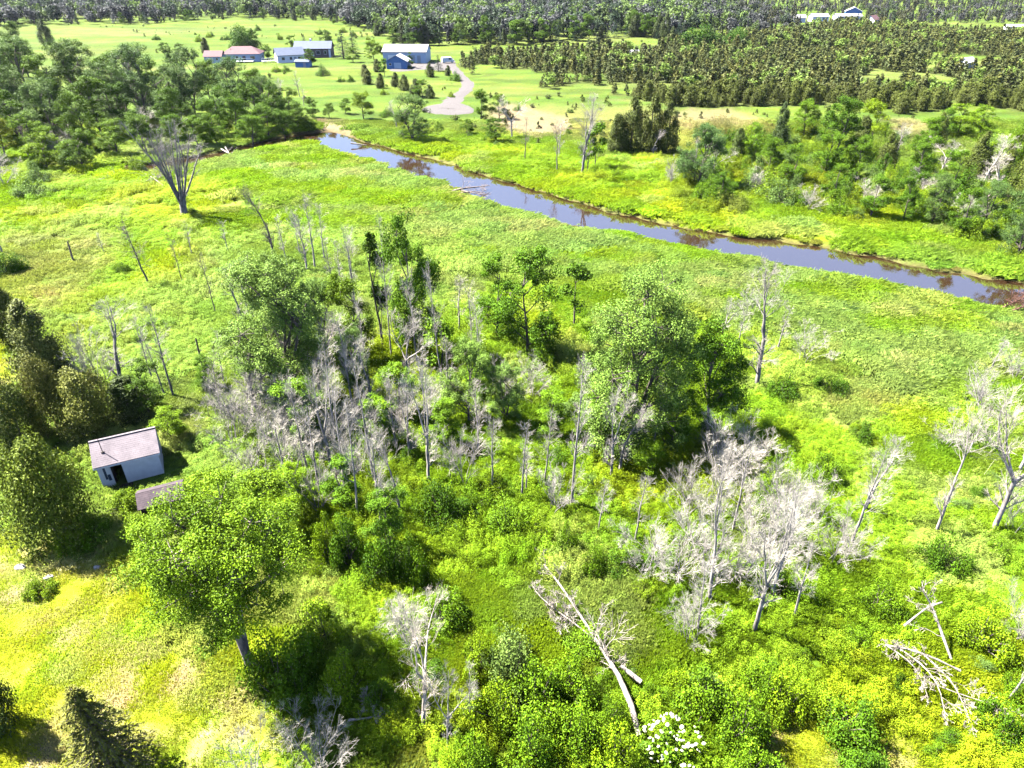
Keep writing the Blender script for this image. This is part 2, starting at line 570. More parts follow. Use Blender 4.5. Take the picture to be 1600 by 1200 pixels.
M['ground'] = ground_mat()
M['water'] = water_mat()
M['gravel'] = surf_mat('gravel', (0.088, 0.076, 0.074), (0.055, 0.048, 0.046), 3, 0.95, 0.4)
M['white_paint'] = surf_mat('white_paint', (0.84, 0.84, 0.83), (0.74, 0.74, 0.73), 2.2, 0.55)
M['blue_white'] = surf_mat('pale_blue_siding', (0.42, 0.50, 0.62), (0.38, 0.45, 0.56), 2.2, 0.6)
M['blue_paint'] = surf_mat('blue_paint', (0.09, 0.20, 0.42), (0.08, 0.17, 0.36), 2, 0.6)
M['blue_roof'] = surf_mat('slate_blue_roof', (0.052, 0.066, 0.108), (0.042, 0.054, 0.09), 1.2, 0.7)
M['red_roof'] = surf_mat('pinkish_red_roof', (0.105, 0.052, 0.057), (0.085, 0.043, 0.047), 1.2, 0.8)
M['white_roof'] = surf_mat('pale_metal_roof', (0.30, 0.29, 0.31), (0.24, 0.23, 0.25), 0.8, 0.5)
M['brick'] = surf_mat('brown_brick', (0.16, 0.12, 0.12), (0.12, 0.09, 0.09), 3, 0.9)
M['glass'] = surf_mat('window_glass', (0.02, 0.025, 0.035), (0.03, 0.035, 0.045), 1, 0.08, spec=0.6)
M['dark_wood'] = surf_mat('dark_wood', (0.035, 0.022, 0.018), (0.02, 0.013, 0.01), 4, 0.9)
M['grey_door'] = surf_mat('grey_door', (0.30, 0.33, 0.38), (0.25, 0.28, 0.33), 3, 0.6)
M['shingle'] = surf_mat('weathered_shingle', (0.150, 0.126, 0.138), (0.112, 0.094, 0.104), 1.3, 0.9, 0.2, detail=9)
M['shingle_dark'] = surf_mat('purple_brown_shingle', (0.060, 0.043, 0.050), (0.038, 0.028, 0.034), 2.5, 0.9, 0.2, detail=9)
M['rust_metal'] = surf_mat('dark_metal', (0.06, 0.05, 0.05), (0.04, 0.03, 0.03), 6, 0.6)
M['rock'] = surf_mat('pale_rock', (0.30, 0.28, 0.26), (0.2, 0.185, 0.17), 3, 0.9, 0.4)
M['tyre'] = surf_mat('tyre_rubber', (0.02, 0.02, 0.02), (0.015, 0.015, 0.015), 4, 0.9)

# ------------------------------------------------------------------ object helpers
THINGS = []


def link(o, parent=None):
    COL.objects.link(o)
    if parent is not None:
        o.parent = parent
    return o


def part(name, me, parent, color=None):
    o = bpy.data.objects.new(name, me)
    link(o, parent)
    if color is not None:
        o.color = (*color, 1)
    return o


def geo_part(name, parts, mat, parent):
    v, f = join_geo(parts)
    return part(name, mesh_np(name, v, f, 4, mat), parent)


def thing(name, x, y, z=None, rz=0.0, label=None, cat=None, group=None, base=None):
    """an Empty at the thing's base; base: phrase for the labels written at the end"""
    o = bpy.data.objects.new(name, None)
    o.empty_display_size = 0.5
    link(o)
    o.location = (x, y, H1(x, y) if z is None else z)
    o.rotation_euler = (0, 0, rz)
    return tag(o, label, cat, group, base)


def tag(o, label=None, cat=None, group=None, base=None):
    if cat:
        o['category'] = cat
    if label:
        o['label'] = label
    if group:
        o['group'] = group
    if base:
        THINGS.append((o, base))
    return o


def struct(name, me):
    o = bpy.data.objects.new(name, me)
    link(o)
    o['kind'] = 'structure'
    return o


# ------------------------------------------------------------------ the ground, one sheet to the horizon
def build_ground():
    ys = [1.0]
    while ys[-1] < 3600:
        y = ys[-1]
        ys.append(y + max(0.36, y * (0.0062 if y < 260 else 0.014)))
    ys = np.array(ys)
    u = np.linspace(-1, 1, 271)
    X = u[None, :] * (0.98 * ys[:, None] + 40)
    Y = np.repeat(ys[:, None], len(u), 1)
    x, y = X.ravel(), Y.ravel()
    c, sd = ground_col(x, y)
    z = HT(x, y, sd)
    v = np.stack([x, y, z], 1)
    nr, nc = X.shape
    i = np.arange(nr * nc).reshape(nr, nc)
    f = np.stack([i[:-1, :-1], i[:-1, 1:], i[1:, 1:], i[1:, :-1]], -1).reshape(-1, 4)
    struct('ground', mesh_np('ground', v, f, 4, M['ground'], col=c, smooth=True))
    # the creek's water lies in the carved bed
    near = (sd < 2.6).reshape(nr, nc)
    cell = near[:-1, :-1] | near[:-1, 1:] | near[1:, 1:] | near[1:, :-1]
    fw_ = f.reshape(nr - 1, nc - 1, 4)[cell]
    used, inv = np.unique(fw_, return_inverse=True)
    vw = v[used].copy()
    vw[:, 2] = WATER_Z
    struct('creek', mesh_np('creek', vw, inv.reshape(-1, 4), 4, M['water'], smooth=True))


def ribbon(name, pts, widths, mat, lift=0.05, step=2.0):
    pts = np.array(pts)
    seg = np.linalg.norm(np.diff(pts, axis=0), axis=1)
    s = np.concatenate([[0], np.cumsum(seg)])
    t = np.arange(0, s[-1], step)
    x = np.interp(t, s, pts[:, 0])
    y = np.interp(t, s, pts[:, 1])
    for _ in range(2):
        x[1:-1] = (x[:-2] + x[1:-1] * 2 + x[2:]) / 4
        y[1:-1] = (y[:-2] + y[1:-1] * 2 + y[2:]) / 4
    w = np.interp(t, s, widths)
    tx = np.gradient(x)
    ty = np.gradient(y)
    l = np.hypot(tx, ty)
    nx, ny = -ty / l, tx / l
    cols = np.linspace(-1, 1, 5)
    V = []
    for c in cols:
        jig = (fbm(t, t * 0 + c * 9, 4, 7, 2) - 0.5) * (1.2 if abs(c) == 1 else 0)
        xx = x + nx * (w * c / 2 + jig)
        yy = y + ny * (w * c / 2 + jig)
        V.append(np.stack([xx, yy, HT(xx, yy) + lift - (0.12 if abs(c) == 1 else 0)], 1))
    v = np.stack(V, 1)
    n = len(t)
    i = np.arange(n * 5).reshape(n, 5)
    f = np.stack([i[:-1, :-1], i[1:, :-1], i[1:, 1:], i[:-1, 1:]], -1).reshape(-1, 4)[:, ::-1]
    return struct(name, mesh_np(name, v.reshape(-1, 3), f, 4, mat, smooth=True))


def blob_sheet(name, px_poly, mat, lift=0.05):
    w = np.array([P(a, b)[:2] for a, b in px_poly])
    cen = w.mean(0)
    ring = []
    n = len(w)
    for i in range(n):
        for t in np.linspace(0, 1, 6)[:-1]:
            ring.append(w[i] * (1 - t) + w[(i + 1) % n] * t)
    ring = np.array(ring)
    for _ in range(3):
        ring = (np.roll(ring, 1, 0) + 2 * ring + np.roll(ring, -1, 0)) / 4
    rs = [0.03, 0.25, 0.5, 0.75, 0.93, 1.0]
    V = []
    for r in rs:
        q = cen + (ring - cen) * r
        q = q + ((fbm(q[:, 0], q[:, 1], 6, 3, 2) - 0.5) * 2.0 * r)[:, None] * unit(ring - cen)
        V.append(np.concatenate([q, (HT(q[:, 0], q[:, 1]) + lift - (0.15 if r == 1 else 0))[:, None]], 1))
    v = np.stack(V)
    m = len(ring)
    i = np.arange(len(rs) * m).reshape(len(rs), m)
    f = np.stack([i[:-1], np.roll(i[:-1], -1, 1), np.roll(i[1:], -1, 1), i[1:]], -1).reshape(-1, 4)[:, ::-1]
    return struct(name, mesh_np(name, v.reshape(-1, 3), f, 4, mat, smooth=True))


build_ground()
ribbon('driveway', DRIVE, [5, 4.6, 4.6, 4.8, 5.0, 5.5, 6.5, 9], M['gravel'], 0.09)
blob_sheet('gravel_pad', PAD_PX, M['gravel'], 0.06)
blob_sheet('gravel_yard', YARD_PX, M['gravel'], 0.12)


# ------------------------------------------------------------------ ground cover (uncountable): small patches strewn over the ground
def scatter(name, pts, rot, scl, tint, pick, variants):
    """points carrying turn, size, colour and choice; geometry nodes set one of the patch meshes on each"""
    me = bpy.data.meshes.new(name)
    me.vertices.add(len(pts))
    me.vertices.foreach_set('co', np.asarray(pts, np.float32).ravel())
    for an, ty, key, arr in (('turn', 'FLOAT_VECTOR', 'vector', rot), ('size', 'FLOAT_VECTOR', 'vector', scl), ('tint', 'FLOAT_COLOR', 'color', np.concatenate([tint, np.ones((len(tint), 1))], 1)), ('pick', 'INT', 'value', pick)):
        a = me.attributes.new(an, ty, 'POINT')
        a.data.foreach_set(key, np.asarray(arr, np.int32 if ty == 'INT' else np.float32).ravel())
    ob = bpy.data.objects.new(name, me)
    link(ob)
    ob['kind'] = 'stuff'
    ng = bpy.data.node_groups.new(name + '_nodes', 'GeometryNodeTree')
    ng.interface.new_socket('Geometry', in_out='INPUT', socket_type='NodeSocketGeometry')
    ng.interface.new_socket('Geometry', in_out='OUTPUT', socket_type='NodeSocketGeometry')
    gi = ng.nodes.new('NodeGroupInput')
    go = ng.nodes.new('NodeGroupOutput')
    m2p = ng.nodes.new('GeometryNodeMeshToPoints')
    iop = ng.nodes.new('GeometryNodeInstanceOnPoints')
    g2i = ng.nodes.new('GeometryNodeGeometryToInstance')
    L = ng.links.new
    L(gi.outputs[0], m2p.inputs['Mesh'])
    L(m2p.outputs[0], iop.inputs['Points'])
    for i, vme in reversed(list(enumerate(variants))):
        vo = bpy.data.objects.new(f'{name}_patch', vme)
        oi = ng.nodes.new('GeometryNodeObjectInfo')
        oi.inputs['Object'].default_value = vo
        L(oi.outputs['Geometry'], g2i.inputs[0])
    L(g2i.outputs[0], iop.inputs['Instance'])
    iop.inputs['Pick Instance'].default_value = True

    def na(n, t):
        x = ng.nodes.new('GeometryNodeInputNamedAttribute')
        x.data_type = t
        x.inputs['Name'].default_value = n
        return x.outputs['Attribute']
    e2r = ng.nodes.new('FunctionNodeEulerToRotation')
    L(na('turn', 'FLOAT_VECTOR'), e2r.inputs[0])
    L(e2r.outputs[0], iop.inputs['Rotation'])
    L(na('size', 'FLOAT_VECTOR'), iop.inputs['Scale'])
    L(na('pick', 'INT'), iop.inputs['Instance Index'])
    L(iop.outputs[0], go.inputs[0])
    md = ob.modifiers.new('spread', 'NODES')
    md.node_group = ng
    return ob


def grass_patch(seed, n, hgt, wid, lean, r=1.5):
    rng = np.random.default_rng(seed)
    a = rng.uniform(0, 2 * math.pi, n)
    rr = r * np.sqrt(rng.random(n)) * rng.uniform(0.75, 1.1, n)
    # tufts: blades gather round a few crowns
    tc = rng.normal(size=(max(6, n // 22), 2)) * r * 0.5
    k = rng.integers(0, len(tc), n)
    cl = rng.random(n) < 0.6
    b = np.stack([rr * np.cos(a), rr * np.sin(a)], 1)
    b[cl] = tc[k[cl]] + rng.normal(size=(cl.sum(), 2)) * 0.10
    h = hgt * rng.uniform(0.5, 1.2, n) * (1 - 0.35 * np.hypot(b[:, 0], b[:, 1]) / (r * 1.2)).clip(0.4, 1)
    la = rng.uniform(0, 2 * math.pi, n)
    ld = np.stack([np.cos(la), np.sin(la)], 1) * (rng.uniform(0.1, 1, n) * lean)[:, None] + np.array([0.25, -0.1]) * lean
    w = wid * rng.uniform(0.7, 1.3, n)
    wa = rng.uniform(0, math.pi, n)
    wd = np.stack([np.cos(wa), np.sin(wa)], 1) * w[:, None] / 2
    z0 = np.zeros((n, 1)) - 0.05
    mid = b + ld * h[:, None] * 0.35
    tip = b + ld * h[:, None]
    v = np.stack([np.concatenate([b - wd, z0], 1), np.concatenate([b + wd, z0], 1), np.concatenate([mid + wd * 0.8, h[:, None] * 0.6], 1),
                  np.concatenate([tip, h[:, None] * (1 - 0.25 * lean)], 1)], 1)
    f = np.arange(n * 4).reshape(n, 4)
    return mesh_np('grass_patch', v.reshape(-1, 3), f, 4, M['grass'], np.clip(rng.normal(0.5, 0.25, n), 0, 1))


def weed_patch(seed, n, hgt, ls, r=1.5):
    rng = np.random.default_rng(seed)
    K = rng.integers(12, 18)
    a = rng.uniform(0, 2 * math.pi, K)
    d = r * 0.85 * np.sqrt(rng.random(K))
    hh = hgt * rng.uniform(0.35, 1.1, K)
    cen = np.stack([d * np.cos(a), d * np.sin(a), hh * 0.45], 1)
    w = rng.uniform(0.22, 0.5, K)
    rad = np.stack([w, w, hh * 0.55], 1)
    v, f, lv = clump_leaves(rng, cen, rad, n // K, ls, ls * 0.6, 0.5, 0.9)
    v[:, 2] = np.maximum(v[:, 2], 0.0)
    return mesh_np('weed_patch', v, f, 4, M['weed'], lv)


def build_cover():
    rng = np.random.default_rng(5)
    N = 110000
    # candidate points spread with a density that falls with distance
    y = 7 + 184 * rng.random(N) ** 1.35
    x = (rng.random(N) * 2 - 1) * (1.0 * y + 26)
    dep = depth_of(x, y)
    s = np.clip(dep / 62, 0.8, 1.75)
    dens_have = N / 184 / 1.35 * ((y - 7) / 184) ** (1 / 1.35 - 1) / (2 * (1.0 * y + 26))
    dens_want = 0.75 / s ** 2
    keep = rng.random(N) < dens_want / dens_have
    x, y, s = x[keep], y[keep], s[keep]
    q = zone(x, y)
    c, sd = ground_col(x, y, q)
    z = HT(x, y, sd)
    pat = fbm(x, y, 9, 131, 3)
    marsh = np.maximum(q['marsh'], (1 - sstep(3, 9, sd)))
    lawn = np.clip(q['lawn'] + q['path'], 0, 1)
    ok = sd > 0.35
    nopad = ~(inside(q['px'], q['py'], PAD_PX) | inside(q['px'], q['py'], DIRT_PX) | inside(q['px'], q['py'], BEACH_PX))
    nopad &= seg_dist(x, y, DRIVE, False) > 4
    shed = np.hypot(x + 29.6, y - 43.2) < 2.9
    ok &= nopad & ~shed
    r01 = rng.random(len(x))
    s = np.minimum(s, np.maximum(0.3, sd * 0.62))
    is_reed = ok & (r01 < marsh)
    is_lawn = ok & ~is_reed & (rng.random(len(x)) < lawn)
    rest = ok & ~is_reed & ~is_lawn & (y < 185)
    is_weed = rest & (pat + (rng.random(len(x)) - 0.5) * 0.34 > 0.485)
    is_grass = rest & ~is_weed
    g_tall = [grass_patch(10 + i, 1300, 0.55, 0.034, 0.6) for i in range(4)]
    g_reed = [grass_patch(20 + i, 900, 1.05, 0.045, 0.75) for i in range(4)]
    g_lawn = [grass_patch(30 + i, 800, 0.24, 0.03, 0.6) for i in range(3)]
    w_all = [weed_patch(40 + i, 2600, 0.62, 0.085) for i in range(5)] + [weed_patch(50 + i, 2400, 1.15, 0.092) for i in range(3)]
    belt = soft(q['px'], q['py'], BELT_PX, 14)
    thick = soft(q['px'], q['py'], THICK_PX, 30)
    for nm, sel, var, zs in (('long_grass', is_grass, g_tall, 1), ('marsh_reeds', is_reed, g_reed, 1), ('lawn_grass', is_lawn, g_lawn, 1), ('weeds', is_weed, w_all, 1)):
        n = int(sel.sum())
        hs = rng.uniform(0.65, 1.25, n) * (0.5 + 0.9 * fbm(x[sel], y[sel], 5, 151, 2))
        pxs, pys = q['px'][sel], q['py'][sel]
        nearside = pys > np.interp(pxs, [300, 490, 650, 850, 1060, 1400, 1600], [252, 214, 259, 324, 366, 425, 460])
        hs = hs * np.where(nearside, 0.14 + 0.86 * sstep(0.3, 5.0, sd[sel]), 0.3 + 0.8 * sstep(0.4, 3, sd[sel]))
        if nm == 'weeds':
            hs = hs * (1 + 1.8 * belt[sel] * sstep(3, 9, sd[sel]) * vn(x[sel], y[sel], 4.5, 191))
        if nm == 'weeds':
            hs = hs * (1 + 1.3 * thick[sel] * vn(x[sel], y[sel], 3.5, 193))
        scl = np.stack([s[sel] * rng.uniform(0.85, 1.2, n)] * 2 + [hs], 1)
        rot = np.stack([np.zeros(n), np.zeros(n), rng.uniform(-0.6, 0.6, n) if nm != 'weeds' else rng.uniform(0, 6.28, n)], 1)
        t = c[sel] * {'lawn_grass': 2.4, 'marsh_reeds': 2.9, 'weeds': 2.6, 'long_grass': 2.6}[nm] * rng.uniform(0.85, 1.15, (n, 1)) * np.array([1, 1, 1.0]) * (1 + rng.normal(size=(n, 3)) * 0.04)
        if nm == 'weeds':
            t = t * np.array([1.0, 1.0, 0.9])
            t = t * (1 - 0.42 * belt[sel] * sstep(3, 9, sd[sel]))[:, None]
        pick = rng.integers(0, len(var), n)
        if nm == 'weeds':
            pick = np.where(vn(x[sel], y[sel], 7, 171) > 0.62, rng.integers(5, 8, n), rng.integers(0, 5, n))
        scatter(nm, np.stack([x[sel], y[sel], z[sel]], 1), rot, scl, t, pick, var)


build_cover()


# ------------------------------------------------------------------ plants: one builder per kind, each returning {part name: mesh}
def trunk_line(rng, h, lean=0.05, k=8, wob=0.02):
    t = np.linspace(0, 1, k)
    d = rng.normal(size=2) * lean
    x = d[0] * h * t ** 1.3 + np.cumsum(rng.normal(size=k) * wob * h / k * 2)
    y = d[1] * h * t ** 1.3 + np.cumsum(rng.normal(size=k) * wob * h / k * 2)
    x -= x[0]
    y -= y[0]
    return np.stack([x, y, t * h - 0.15 * (t == 0)], 1)


def limb_to(a, tg, r0, r1, sag=0.12, k=5):
    """curved limb from a to tg (n,3)"""
    t = np.linspace(0, 1, k)[None, :, None]
    m = (a + tg) / 2
    m[:, 2] += -sag * np.linalg.norm(tg - a, axis=1)
    pl = (1 - t) ** 2 * a[:, None] + 2 * t * (1 - t) * m[:, None] + t ** 2 * tg[:, None]
    return pl, np.linspace(r0, r1, k)[None].repeat(len(a), 0)


def live_tree(seed, h, w, base=0.25, K=44, n=130, ln=0.30, wd=0.18, crad=0.13, mat='leaf', tr=0.16, fork=1, top=1.0, gap=0.0, squash=0.75):
    """tapered trunk, limbs out to leaf clumps spread through an uneven crown"""
    rng = np.random.default_rng(seed)
    stems = []
    for s in range(fork):
        tl = trunk_line(rng, h * 0.78, 0.05 if fork == 1 else 0.16)
        stems.append(tl)
    st = np.stack(stems)
    rr = np.linspace(1, 0.25, 8)[None] * tr * (0.75 if fork > 1 else 1) * np.ones((fork, 1))
    geo = [tubes(st, rr, 7)]
    # big lobes first, then clumps on the lobes: an uneven outline with gaps
    nl = max(6, K // 8)
    th = rng.uniform(0, 2 * math.pi, nl)
    zz = base + (top - base) * rng.uniform(0.05, 0.95, nl)
    prof = np.sqrt(np.clip(1 - ((zz - (base + (top - base) * 0.45)) / ((top - base) * 0.62)) ** 2, 0.05, 1))
    lobe = np.stack([np.cos(th) * prof * w * 0.36 * rng.uniform(0.5, 1.1, nl), np.sin(th) * prof * w * 0.36 * rng.uniform(0.5, 1.1, nl), zz * h], 1)
    lobe[0] = [0, 0, h * (top - 0.08)]
    li = rng.integers(0, nl, K)
    cen = lobe[li] + unit(rng.normal(size=(K, 3)) + np.array([0, 0, 0.25])) * np.array([1, 1, 0.8]) * w * 0.18 * rng.uniform(0.6, 1.15, (K, 1))
    cr = w * crad * rng.uniform(0.55, 1.25, (K, 1))
    rad = cr * np.array([1, 1, squash])
    keep = rng.random(K) >= gap
    cen, rad = cen[keep], rad[keep]
    # limbs
    si = rng.integers(0, fork, nl)
    zf = np.clip(lobe[:, 2] / h - rng.uniform(0.12, 0.3, nl), 0.12, 0.72) / 0.78
    ii = zf * 7
    i0 = np.clip(ii.astype(int), 0, 6)
    fr = (ii - i0)[:, None]
    a = st[si, i0] * (1 - fr) + st[si, i0 + 1] * fr
    pl, pr = limb_to(a, lobe, tr * 0.42, tr * 0.14)
    geo.append(tubes(pl, pr, 5))
    pl2, pr2 = limb_to(lobe[li][keep], cen, tr * 0.14, tr * 0.05, 0.05, 3)
    geo.append(tubes(pl2, pr2, 3))
    v, f, lv = clump_leaves(rng, cen, rad, n, ln, wd, 0.35, 0.6, soft=0.2)
    tv, tf = join_geo(geo)
    return {'trunk': mesh_np('trunk', tv, tf, 4, M['bark'], smooth=True), 'crown': mesh_np('crown', v, f, 4, M[mat], lv)}


def cedar(seed, h, w, n=10000, ln=0.24, wd=0.09, mat='needle', point=1.0):
    """dense upright evergreen: upswept sprays over an ovoid body, trunk inside"""
    rng = np.random.default_rng(seed)
    K = 60
    t = rng.random(K) ** 1.2
    prof = (1 - t) ** (0.55 * point) * (0.55 + 0.45 * np.minimum(1, t * 6))
    a = rng.uniform(0, 2 * math.pi, K)
    r = prof * w * 0.5 * rng.uniform(0.45, 0.95, K)
    cen = np.stack([r * np.cos(a), r * np.sin(a), 0.06 * h + t * h * 0.9], 1)
    cw = w * 0.16 * (0.4 + 0.8 * prof) * rng.uniform(0.7, 1.3, K)
    rad = np.stack([cw, cw, cw * 1.7], 1)
    m = n // K
    d = unit(rng.normal(size=(K, m, 3)))
    pos = (cen[:, None] + d * (0.4 + 0.6 * rng.random((K, m, 1))) * rad[:, None]).reshape(-1, 3)
    pos[:, 2] = np.maximum(pos[:, 2], 0.05)
    out = unit(np.stack([pos[:, 0], pos[:, 1], np.full(len(pos), w * 0.2)], 1))
    nr = unit(out + rng.normal(size=pos.shape) * 0.6)
    sd_ = unit(out * 0.7 + np.array([0, 0, 1.0]))
    v, f = leaf_quads(rng, pos, nr, ln, wd, sd_)
    lv = np.clip(0.5 + 0.25 * rng.normal(size=len(pos)) + np.repeat(rng.normal(size=K) * 0.12, m), 0, 1)
    tl = trunk_line(rng, h * 0.95, 0.02)[None]
    tv, tf = tubes(tl, np.linspace(1, 0.12, 8)[None] * (0.02 * h + 0.03), 6)
    return {'trunk': mesh_np('trunk', tv, tf, 4, M['bark'], smooth=True), 'crown': mesh_np('crown', v, f, 4, M[mat], lv)}


def spruce(seed, h, w, lv_n=24, per=9, mat='needle_dark', ln=0.30, wd=0.10):
    """straight trunk, whorls of drooping boughs"""
    rng = np.random.default_rng(seed)
    pls = []
    for i in range(lv_n):
        t = (i + rng.random() * 0.5) / lv_n
        L = w * 0.5 * (1 - t) ** 0.85 + 0.08 * w * 0.3
        k = max(4, int(per * (1 - 0.5 * t)))
        for j in range(k):
            a = rng.uniform(0, 2 * math.pi)
            l = L * rng.uniform(0.7, 1.1)
            s = np.linspace(0, 1, 5)
            z = h * (0.05 + 0.93 * t) + l * (0.18 * s - 0.42 * s ** 2)
            pls.append(np.stack([np.cos(a) * l * s, np.sin(a) * l * s, z], 1))
    pls = np.array(pls)
    N = len(pls)
    m = 22
    s = rng.random((N, m)) ** 0.7 * 4
    i = np.minimum(s.astype(int), 3)
    f_ = (s - i)[..., None]
    ar = np.arange(N)[:, None]
    pos = pls[ar, i] * (1 - f_) + pls[ar, i + 1] * f_
    dr = unit(pls[ar, i + 1] - pls[ar, i])
    side = np.cross(dr, np.array([0, 0, 1.0]))
    sg = rng.choice([-1, 1], (N, m, 1))
    sdir = unit(dr * 0.8 + side * sg * 0.7 + rng.normal(size=pos.shape) * 0.2)
    pos = pos + sdir * ln * 0.4
    nr = unit(np.array([0, 0, 1.0]) + rng.normal(size=pos.shape) * 0.45).reshape(-1, 3)
    v, f = leaf_quads(rng, pos.reshape(-1, 3), nr, ln, wd, sdir.reshape(-1, 3))
    lv = np.clip(rng.normal(0.5, 0.25, len(f)), 0, 1)
    tl = trunk_line(rng, h, 0.01, wob=0.004)[None]
    g = [tubes(tl, np.linspace(1, 0.08, 8)[None] * (0.018 * h + 0.03), 6), tubes(pls, np.linspace(0.03, 0.008, 5)[None].repeat(N, 0), 3)]
    tv, tf = join_geo(g)
    return {'trunk': mesh_np('trunk', tv, tf, 4, M['bark'], smooth=True), 'crown': mesh_np('crown', v, f, 4, M[mat], lv)}


def shrub(seed, h, w, n=2600, ln=0.17, wd=0.11, mat='leaf', K=20):
    rng = np.random.default_rng(seed)
    a = rng.uniform(0, 2 * math.pi, K)
    d = np.sqrt(rng.random(K))
    lop = 1 + 0.3 * np.cos(a * 2 + rng.uniform(0, 6)) + 0.2 * np.cos(a * 3 + rng.uniform(0, 6))
    r = d * w * 0.40 * lop
    zt = h * (1 - 0.62 * d ** 1.6) * rng.uniform(0.62, 1.08, K)
    cw = w * 0.15 * rng.uniform(0.6, 1.35, K)
    cz = np.minimum(zt * 0.5, cw * 1.1)
    cen = np.stack([r * np.cos(a), r * np.sin(a), zt - cz], 1)
    rad = np.stack([cw, cw, cz], 1)
    # a second, lower row so that the skirt reaches the ground
    c2 = cen.copy()
    c2[:, 2] *= 0.45
    c2[:, :2] *= 1.12
    cen = np.concatenate([cen, c2])
    rad = np.concatenate([rad, rad * 0.9])
    v, f, lv = clump_leaves(rng, cen, rad, n // len(cen), ln, wd, 0.45, 0.6)
    v[:, 2] = np.maximum(v[:, 2], 0.02)
    st = np.zeros((K, 3))
    st[:, :2] = rng.normal(size=(K, 2)) * w * 0.05
    st[:, 2] = -0.1
    pl, pr = limb_to(st, cen[:K], 0.035, 0.012, -0.1, 4)
    tv, tf = tubes(pl, pr, 4)
    return {'stems': mesh_np('stems', tv, tf, 4, M['bark'], smooth=True), 'foliage': mesh_np('foliage', v, f, 4, M[mat], lv)}


def dead_tree(seed, h, style):
    """bare trunk, limbs, branches and fine twigs"""
    rng = np.random.default_rng(seed)
    tr = 0.011 * h + 0.045
    if style == 'pole':            # straight slim trunk, twigs on the upper half
        tl = trunk_line(rng, h, 0.05)[None]
        R = np.linspace(1, 0.16, 8)[None] * tr
        n1, lf, an, tmin, n2, n3 = 26, (0.10, 0.27), (0.5, 1.2), 0.34, 6, 7
    elif style == 'fork':          # trunk that splits into two or three leaders
        t0 = trunk_line(rng, h * 0.42, 0.06)
        b = [np.concatenate([t0[:1] * 0 + t0[0], t0[2:5], t0[-1:]])]
        st = []
        for j in range(rng.integers(2, 4)):
            d = unit(np.array([*rng.normal(size=2) * 0.42, 1.0]))
            p = [t0[-1]]
            for q in range(7):
                d = unit(d + rng.normal(size=3) * 0.12 + np.array([0, 0, 0.08]))
                p.append(p[-1] + d * h * 0.6 / 7 * rng.uniform(0.75, 1.1))
            st.append(np.array(p))
        st = np.array(st)
        tl = np.concatenate([t0[None], st])
        R = np.concatenate([np.linspace(1.2, 0.9, 8)[None], np.linspace(0.68, 0.14, 8)[None].repeat(len(st), 0)]) * tr * 1.05
        n1, lf, an, tmin, n2, n3 = 10, (0.25, 0.55), (0.45, 1.05), 0.25, 6, 8
    elif style == 'wisp':          # many thin stems from the ground, broom of pale twigs
        st = []
        for j in range(rng.integers(7, 11)):
            d = unit(np.array([*rng.normal(size=2) * 0.35, 1.0]))
            p = [np.array([*rng.normal(size=2) * 0.06 * h, -0.1])]
            L = h * rng.uniform(0.6, 1.05)
            for q in range(7):
                d = unit(d + rng.normal(size=3) * 0.11)
                p.append(p[-1] + d * L / 7)
            st.append(np.array(p))
        tl = np.array(st)
        R = np.linspace(1, 0.2, 8)[None].repeat(len(tl), 0) * tr * 0.36
        n1, lf, an, tmin, n2, n3 = 7, (0.2, 0.42), (0.35, 0.95), 0.2, 5, 8
    elif style == 'vase':          # old trunk with a fan of heavy upswept limbs
        st = [trunk_line(rng, h * 0.25, 0.02)]
        for j in range(15):
            a = rng.uniform(0, 6.28)
            d = unit(np.array([math.cos(a) * rng.uniform(0.08, 0.62), math.sin(a) * rng.uniform(0.08, 0.62), 1.0]))
            p = [np.array([math.cos(a) * 0.2, math.sin(a) * 0.2, h * rng.uniform(0.02, 0.2)])]
            L = h * rng.uniform(0.6, 0.95)
            for q in range(7):
                d = unit(d + rng.normal(size=3) * 0.07 + np.array([0, 0, 0.03]))
                p.append(p[-1] + d * L / 7)
            st.append(np.array(p))
        tl = np.array(st)
        R = np.concatenate([np.linspace(1.9, 1.5, 8)[None], np.linspace(0.62, 0.12, 8)[None].repeat(15, 0)]) * tr * 1.3
        n1, lf, an, tmin, n2, n3 = 8, (0.15, 0.34), (0.35, 0.85), 0.35, 5, 6
    else:                          # 'snag': broken stub with a few stubs of limbs
        tl = trunk_line(rng, h, 0.05)[None]
        R = np.linspace(1.25, 0.75, 8)[None] * (0.05 + 0.03 * h)
        n1, lf, an, tmin, n2, n3 = 4, (0.1, 0.25), (0.7, 1.3), 0.5, 2, 2
    g = [tubes(tl, R, 7)]
    b1, r1 = child_branches(rng, tl, R, n1, lf, an, 6, 0.10, tmin, 1.0, 0.16, 0.38, 0.3)
    r1 = np.maximum(r1, 0.013)
    b2, r2 = child_branches(rng, b1, r1, n2, (0.4, 0.8), (0.35, 0.9), 5, 0.07, 0.2, 1.0, 0.14, 0.5, 0.4)
    r2 = np.maximum(r2, 0.0075)
    b3, r3 = child_branches(rng, b2, r2, n3, (0.45, 1.0), (0.3, 0.85), 4, 0.04, 0.1, 1.0, 0.13, 0.55, 0.4)
    r3 = np.maximum(r3, 0.0030)
    tv, tf = join_geo(g)
    bv, bf = join_geo([tubes(b1, r1, 4), tubes(b2, r2, 3)])
    wv, wf = tubes(b3, r3, 3)
    return {'trunk': mesh_np('trunk', tv, tf, 4, M['dead'], smooth=True), 'branches': mesh_np('branches', bv, bf, 4, M['dead'], smooth=True),
            'twigs': mesh_np('twigs', wv, wf, 4, M['twig'])}


PROTO = {}      # kind -> list of (mesh dict, height, width)


def reg(kind, me, h, w):
    PROTO.setdefault(kind, []).append((me, h, w))


